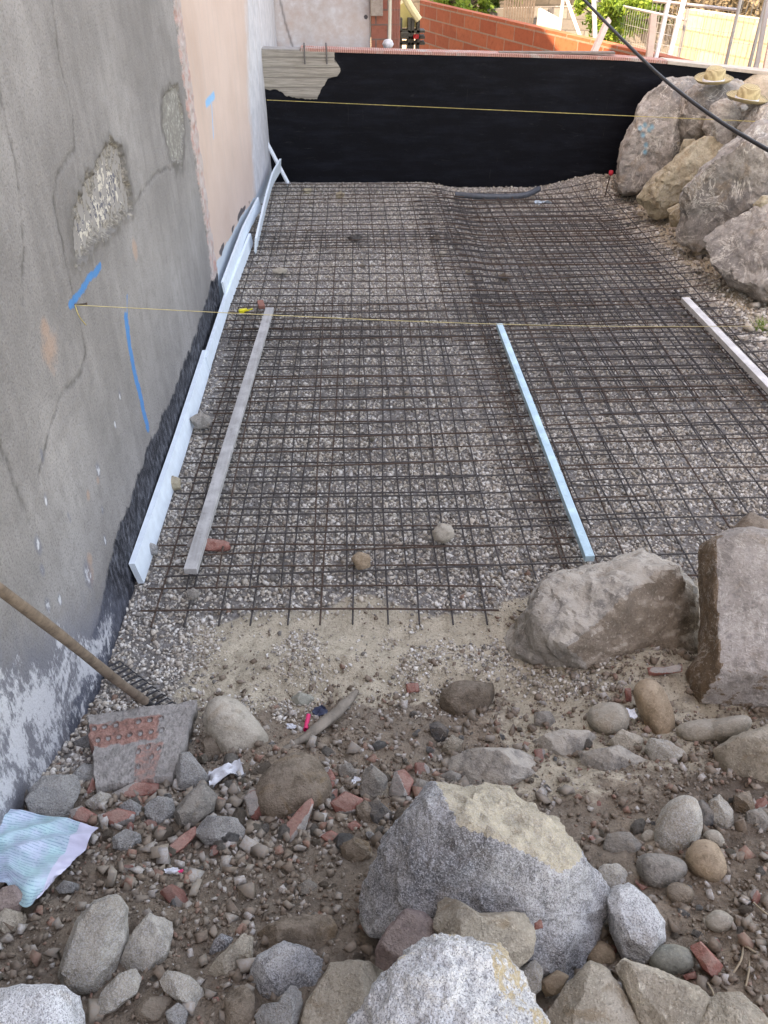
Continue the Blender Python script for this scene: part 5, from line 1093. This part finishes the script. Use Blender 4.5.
# ------------------------------------------------------------------ background beyond the black wall
# brick wall of big blocks running away to the left
def blockmat(name, c1, c2, mort, bwid, bh, msz, rough=.9, ridg=0):
    t = NT(name); co = t.n('ShaderNodeTexCoord').outputs['UV']
    br = t.n('ShaderNodeTexBrick'); t.l(co, br.inputs['Vector']); br.inputs['Scale'].default_value = 1; br.inputs['Brick Width'].default_value = bwid; br.inputs['Row Height'].default_value = bh
    br.inputs['Mortar Size'].default_value = msz; br.inputs['Color1'].default_value = (*c1, 1); br.inputs['Color2'].default_value = (*c2, 1); br.inputs['Mortar'].default_value = (*mort, 1); br.inputs['Mortar Smooth'].default_value = .1
    n = t.noise(co, 14, 5, .7); n3 = t.noise(co, 2.5, 4)
    col = t.mix(t.ramp(n, [(.35, .4), (.5, 0.)]), br.outputs['Color'], tuple(x*.6 for x in c1)); col = t.mix(t.ramp(n3, [(.55, 0.), (.7, .35)]), col, tuple(min(1, x*1.4) for x in c2))
    return t.fin(col, t.bump(t.math('SUBTRACT', 1., br.outputs['Fac']), .6, .012, t.bump(n, .3, .006)), rough)
def slab_uv(name, poly, dvec, mat, parent, ax):
    """prism with a uv in metres along ax / z"""
    m = MB(); m.prism(poly, dvec); v = local(parent, m.v); me = mesh_np(name, v, m.f, mat)
    uv = me.uv_layers.new(name='UVMap'); ax = np.asarray(ax, float)
    for lp in me.loops:
        p = m.v[lp.vertex_index]; uv.data[lp.index].uv = (float(np.dot(p, ax)), float(p[2]))
    return obj(name, me, parent)
b0 = np.array((1.30, 17.55)); b1 = np.array((3.80, 9.62)); db_ = (b1-b0)/np.linalg.norm(b1-b0); nb2 = np.array((-db_[1], db_[0]))*-1
zb_ = 1.26
bk = empty('brick_wall', ((b0[0]+b1[0])/2+.1, (b0[1]+b1[1])/2, -.3), 'wall of big orange-red clay blocks running away behind the black wall, partly in the sun', 'wall')
pl_ = [(b0[0], b0[1], -.3), (b1[0], b1[1], -.3), (b1[0], b1[1], zb_-.02), (b0[0], b0[1], zb_)]
nout = np.array((db_[1], -db_[0], 0)) if db_[1] < 0 else np.array((-db_[1], db_[0], 0))
tv = np.array((-db_[1], db_[0], 0))*.14
if tv[0] < 0: tv = -tv
slab_uv('block_masonry', pl_, tv, blockmat('clay_blocks', (.33, .085, .045), (.44, .135, .07), (.30, .22, .17), .62, .2, .012), bk, (db_[0], db_[1], 0))
# brick pillar, board, pipe
e = lambda px, y: aty(px, 25, y)[0]
pl = empty('brick_pillar', (e(392, 11.6), 11.65, -.3), 'red hollow-brick pillar beside the pale plastered wall', 'pillar')
slab_uv('pillar_body', [(e(371, 11.6)+.004, 11.55, -.3), (e(400, 11.6), 11.55, -.3), (e(400, 11.6), 11.55, 2.6), (e(371, 11.6)+.004, 11.55, 2.6)], (0, .3, 0), blockmat('pillar_brick', (.30, .10, .075), (.40, .15, .10), (.20, .13, .11), .3, .16, .01), pl, (1, 0, 0))
mm = MB()
for k in range(5): mm.box((e(392.8+k*1.55, 11.5), 11.542, 1.3), (.008, .014, 2.4))
mm.build('brick_ribs', plain('brick_rib', (.46, .20, .16), .9), pl)
bd = MB(); x0, x1 = e(371, 11.45), e(383, 11.45); bd.box(((x0+x1)/2, 11.48, 1.72+.4), (x1-x0, .03, 1.16), bev=.004)
meta(bd.build('board', woodmat('grey_board_wood', (.27, .22, .19), (.38, .32, .28)), origin=((x0+x1)/2, 11.48, 2.1)), 'upright grey-brown board fixed beside the brick pillar', 'board')
pb = aty(389.5, 46, 11.3); pt = aty(390.5, -14, 11.3)
pe = empty('pipe', pb, 'upright cream pipe with a lump of plaster at its foot by the brick pillar', 'pipe')
m = MB(); m.tube([pb-(0, 0, .3), pb, pt+(0, 0, .5)], .022, 10); m.build('tube', plain('cream_pvc', (.66, .62, .52), .5, .05), pe, True)
V_, F_, _t = rock_shape([(.07, 0), (.03, .09), (-.04, .08), (-.07, 0), (-.03, -.07), (.04, -.07)], .05, 3, 5, 1.2, [(0, 0, 1, .05, 0)], 3)
obj('plaster_lump', mesh_np('plaster_lump', V_, F_, plain('plaster_lump', (.6, .6, .63), .9), True), pe, aty(388, 44, 11.2)-pb)
# yellow machine in the gap
mach = empty('machine', aty(410, 45, 15.5)-(0, 0, .3), 'pale yellow machine on a dark frame in the gap left of the brick wall', 'machine')
ym = plain('pale_yellow_paint', (.66, .55, .22), .5, .1, 6); dm = plain('dark_machine_steel', (.07, .065, .05), .6, .4, 20)
m = MB(); q = [aty(a, b, 15.5) for a, b in [(399, 28), (399, 6), (404, 2), (410, 5), (415, 14), (419, 22), (419, 27)]]; m.prism(q, (0, .5, 0)); m.build('body_cover', ym, mach)
m = MB(); m.tube([aty(403, -6, 15.3), aty(411, 8, 15.3), aty(419, 20, 15.3)], .06, 8); m.build('boom', plain('boom_paint', (.70, .62, .36), .5, .1), mach)
m = MB()
for px in (400.5, 409, 412.5, 418): a = aty(px, 29, 15.4); m.box((a[0], 15.5, .62), (.05, .4, 1.1))
for py in (31, 37, 43): a = aty(410, py, 15.4); m.box((a[0], 15.45, a[2]), (.5, .3, .035))
m.build('frame', dm, mach)
m = MB(); a = aty(404.5, 35, 15.3); m.box(a, (.13, .2, .10), bev=.01); m.build('engine_box', dm, mach)
m = MB(); a = aty(416, 36.5, 15.25); m.lathe([(0, .03), (.05, .03), (.05, -.03), (0, -.03)], a, 14); m.build('red_lamp', plain('red_cap', (.4, .03, .03), .4), mach)
# yellow-beige block wall
z1_ = 1.45; ya0 = atz(683, 9, z1_); ya1 = atz(768, 21, z1_); dd = (ya1-ya0); dd[2] = 0; dd /= np.linalg.norm(dd)
yb0 = ya0-dd*.42; yb0[2] = -.3; far1 = ya1+dd*3.0; 
yw = empty('block_wall', (ya0+ya1)/2*np.array((1, 1, 0))+np.array((0, 0, -.3)), 'sunlit cream concrete block wall behind the wire fence at the top right', 'wall')
tv2 = np.array((-dd[1], dd[0], 0))*.2
if tv2[0] < 0: tv2 = -tv2
slab_uv('masonry', [yb0, (far1[0], far1[1], -.3), (far1[0], far1[1], z1_), tuple(ya0)], tv2, blockmat('cream_blocks', (.40, .355, .26), (.48, .44, .34), (.28, .245, .18), .4, .2, .012), yw, (dd[0], dd[1], 0))
# grey block wall further back, white wall piece, dark backdrop wall
gwl = empty('block_wall', (3.2, 19.5, -.3), 'shaded grey block wall behind the tree at the top', 'wall')
slab_uv('masonry', [(2.9, 19.6, -.3), (10, 18.0, -.3), (10, 18.0, 1.25), (2.9, 19.6, .95)], (.05, .25, 0), blockmat('grey_blocks', (.17, .165, .16), (.24, .23, .22), (.12, .115, .11), .4, .2, .01), gwl, (.97, -.22, 0))
ww = empty('low_wall', (4.2, 17.2, -.3), 'low white-painted wall behind the left part of the orange wall', 'wall')
p0 = aty(538, 10, 17.0); p1 = aty(560, 19, 16.4); m = MB(); m.prism([(p0[0], p0[1], -.3), (p1[0], p1[1], -.3), (p1[0], p1[1], p1[2]-.02), (p0[0], p0[1], p0[2]+.02)], (.08, .2, 0)); m.build('wall_body', plain('white_paint', (.42, .40, .38), .8, .08), ww)
dw = empty('stone_wall', (9, 24, -.3), 'dark rough stone wall far behind the fences', 'wall')
slab_uv('masonry', [(-1, 27, -.3), (22, 20, -.3), (22, 20, 4.2), (-1, 27, 4.2)], (.1, .4, 0), blockmat('dark_stone_wall', (.055, .05, .045), (.10, .09, .08), (.04, .038, .035), .6, .3, .02), dw, (.957, -.29, 0))
# wire fences
galv = plain('galvanised_wire', (.42, .43, .45), .45, .1, 20, metal=.6)
def wire_fence(label, p0, p1, zt, zb0, posts, step=.075, rows=9):
    p0 = np.array(p0, float); p1 = np.array(p1, float); L_ = np.linalg.norm(p1-p0); t = empty('wire_fence', (*((p0+p1)/2), -.3), label, 'fence', 'temporary wire fences behind the black wall')
    m = MB(); n = int(L_/step)
    def P_(s, z): q = p0+(p1-p0)*s; return np.array((q[0], q[1], z))
    for i in range(n+1): m.tube([P_(i/n, zb0), P_(i/n, zt)], .0028, 4, False)
    for k in range(rows): z = zb0+(zt-zb0)*k/(rows-1); m.tube([P_(0, z), P_(1, z)], .0028, 4, False)
    m.build('wire_panel', galv, t)
    for s in posts: m = MB(); m.tube([P_(s, -.3), P_(s, zt+.12)], .022, 8); m.build('post', galv, t)
    m = MB(); m.tube([P_(0, zt), P_(1, zt)], .018, 8); m.build('top_rail', galv, t)
f0 = aty(594, 12, 14.5); f1 = aty(690, 6, 11.6)
wire_fence('wire fence panel behind the tree and the orange wall', f0[:2], f1[:2], (f0[2]+f1[2])/2, -.2, (0., .99))
g0 = aty(652, 9, 11.9); g1 = aty(741, 1, 10.6); g2 = aty(800, -4, 9.9)
wire_fence('wire fence panel in front of the cream block wall', g0[:2], g1[:2], (g0[2]+g1[2])/2, -.2, (.995,))
wire_fence('wire fence panel cut by the right edge of the picture', g1[:2]+np.array((.03, 0)), g2[:2], (g1[2]+g2[2])/2+.05, -.2, (.42,))
def prop(label, a, b, ya_, yb2, r, mat, name='prop'):
    p = aty(*a, ya_); q = aty(*b, yb2); m = MB(); m.box((p+q)/2, (np.linalg.norm(p-q)+.3, r*2, r*2), frame(p-q, (0.1, 1, 0.05)), bev=.004); return meta(m.build(name, mat, origin=(p+q)/2), label, name)
wpnt = plain('white_metal', (.62, .62, .64), .5, .05); pkw = plain('pinkish_wood', (.55, .42, .36), .8, .1)
prop('left leg of the white steel A-shaped prop behind the orange wall', (563.5, -4), (560, 25), 12.9, 12.9, .022, wpnt)
prop('right leg of the white steel A-shaped prop behind the orange wall', (565.5, -4), (577, 28), 12.9, 12.7, .022, wpnt)
prop('pale wooden board leaning on the sunlit part of the orange wall', (605, 27), (593, 54), 10.6, 10.1, .032, pkw, 'board')
prop('short pinkish board upright at the end of the orange wall', (652, 30), (649, 60), 9.9, 9.8, .035, pkw, 'board')
prop('white steel post leaning beside the short pinkish board', (668, 5), (656, 58), 10.2, 9.9, .020, wpnt, 'post')
prop('white slanting post at the left edge of the cream block wall', (685, -3), (671, 50), 11.4, 10.9, .024, wpnt, 'post')
prop('dark slanting metal post at the right edge in front of the cream wall', (769, -2), (756, 68), 9.8, 9.4, .022, plain('dull_metal', (.28, .27, .27), .5, .1), 'post')
prop('pinkish slanting board at the right edge in front of the cream wall', (774, 25), (765, 70), 9.5, 9.3, .025, pkw, 'board')
prop('blue-grey steel post in front of the small tree', (594, 4), (595, 33), 13.0, 13.0, .03, plain('bluegrey_steel', (.40, .44, .50), .5, .05), 'post')
# trees: leaves as many small faces, trunk with limbs
def leafmat(name, a, b):
    t = NT(name); ge = t.n('ShaderNodeNewGeometry'); col = t.mix(ge.outputs['Random Per Island'], a, b); t.b.inputs['Transmission Weight'].default_value = 0
    tl = t.n('ShaderNodeBsdfTranslucent'); t.l(col, tl.inputs[0]); ms = t.n('ShaderNodeMixShader'); ms.inputs[0].default_value = .35; t.l(t.b.outputs[0], ms.inputs[1]); t.l(tl.outputs[0], ms.inputs[2]); t.l(ms.outputs[0], t.out.inputs[0])
    return t.fin(col, None, .55)
def tree(label, cen, rx, rz, n, ls, mat, seed, name='tree', base=-.3):
    r_ = np.random.RandomState(seed); cen = np.asarray(cen, float); t = empty(name, (cen[0], cen[1], base), label, 'tree')
    cl = []; m = MB(); root = np.array((cen[0], cen[1], base)); mid_ = np.array((cen[0]+.05, cen[1], cen[2]-rz*.5)); m.tube(spl([root, (root+mid_)/2+(.04, 0, 0), mid_], 8), [.06, .04], 8)
    for k in range(26):
        d = r_.normal(size=3); d /= np.linalg.norm(d); rr2 = r_.uniform(.45, 1.0); c = cen+d*np.array((rx, rx, rz))*rr2; cl.append((c, r_.uniform(.16, .34)*rx)); m.tube([mid_, (mid_+c)/2+r_.normal(size=3)*.06*rx, c], [.022, .014, .006], 5)
    m.build('trunk', plain('bark', (.12, .095, .07), .9, .3, 30), t)
    ci = r_.randint(0, len(cl), n); C0 = np.array([c for c, _ in cl])[ci]; R0 = np.array([r for _, r in cl])[ci]
    off = r_.normal(size=(n, 3)); off /= np.linalg.norm(off, axis=1)[:, None]; P_ = C0+off*(R0*r_.uniform(.3, 1.15, n))[:, None]
    a = r_.normal(size=(n, 3)); a /= np.linalg.norm(a, axis=1)[:, None]; b = np.cross(a, r_.normal(size=(n, 3))); b /= np.linalg.norm(b, axis=1)[:, None]
    sz = ls*r_.uniform(.6, 1.3, n)[:, None]; V = np.stack([P_-a*sz, P_+b*sz*.42, P_+a*sz, P_-b*sz*.42], 1).reshape(-1, 3)
    obj('crown', mesh_np('crown', V-np.array(t.location), np.arange(n*4).reshape(-1, 4), mat), t)
lm1 = leafmat('light_green_leaves', (.10, .20, .03), (.26, .38, .07)); lm2 = leafmat('dark_green_leaves', (.03, .06, .02), (.08, .13, .035))
tree('small light green tree behind the wire fence', aty(615, 6, 13.9), .58, .62, 5200, .045, lm1, 3)
tree('yellow-green bush above the orange wall', aty(462, -8, 19.5), .75, .55, 3000, .07, lm1, 5, 'bush')
tree('green bush right of the yellow-green one above the orange wall', aty(492, -12, 20.5), .7, .5, 2500, .07, leafmat('mid_green_leaves', (.05, .10, .03), (.13, .2, .05)), 6, 'bush')
for i, (px, y_) in enumerate([(640, 19.5), (700, 18.5), (760, 17.5)]):
    tree(['dark bushy tree above the wire fence behind the small light tree', 'dark bushy tree above the cream block wall', 'dark bushy tree at the top right corner'][i], aty(px, -30, y_), 1.3, 1.0, 4500, .09, lm2, 20+i)
tree('low dry brown bush behind the cream block wall', aty(728, 4, 14.2), .9, .28, 4000, .05, leafmat('dry_leaves', (.14, .11, .07), (.28, .23, .16)), 40, 'bush')
sl_ = empty('slatted_fence', aty(522, 2, 19)*np.array((1, 1, 0))-np.array((0, 0, .3)), 'dark slatted fence section at the top between the bushes and the white wall', 'fence')
m = MB(); x0 = aty(505, 4, 19)[0]; x1 = aty(534, 4, 19)[0]
for k in range(12): m.box((x0+(x1-x0)*k/11, 19, .7), (.04, .02, 2.0))
m.build('slats', plain('grey_brown_slats', (.16, .13, .11), .8), sl_); m = MB(); m.box(((x0+x1)/2, 19.02, 1.3), (x1-x0, .02, .05)); m.build('rail', plain('rail_wood', (.14, .12, .1), .8), sl_)
# small green tuft at the right edge of the mesh
q = gp(762, 330); n = 60; r_ = np.random.RandomState(3); V = []
for k in range(n):
    b = q+np.array((r_.normal()*.03, r_.normal()*.03, 0)); d = np.array((r_.normal()*.03, r_.normal()*.03, .05+.03*r_.random())); s_ = np.array((.004, .002, 0)); V += [b-s_, b+s_, b+d+s_*.3, b+d-s_*.3]
meta(obj('weed', mesh_np('weed', np.array(V)-q, np.arange(n*4).reshape(-1, 4), lm1), None, q), 'small green weed at the right edge beside the whitish batten', 'plant')
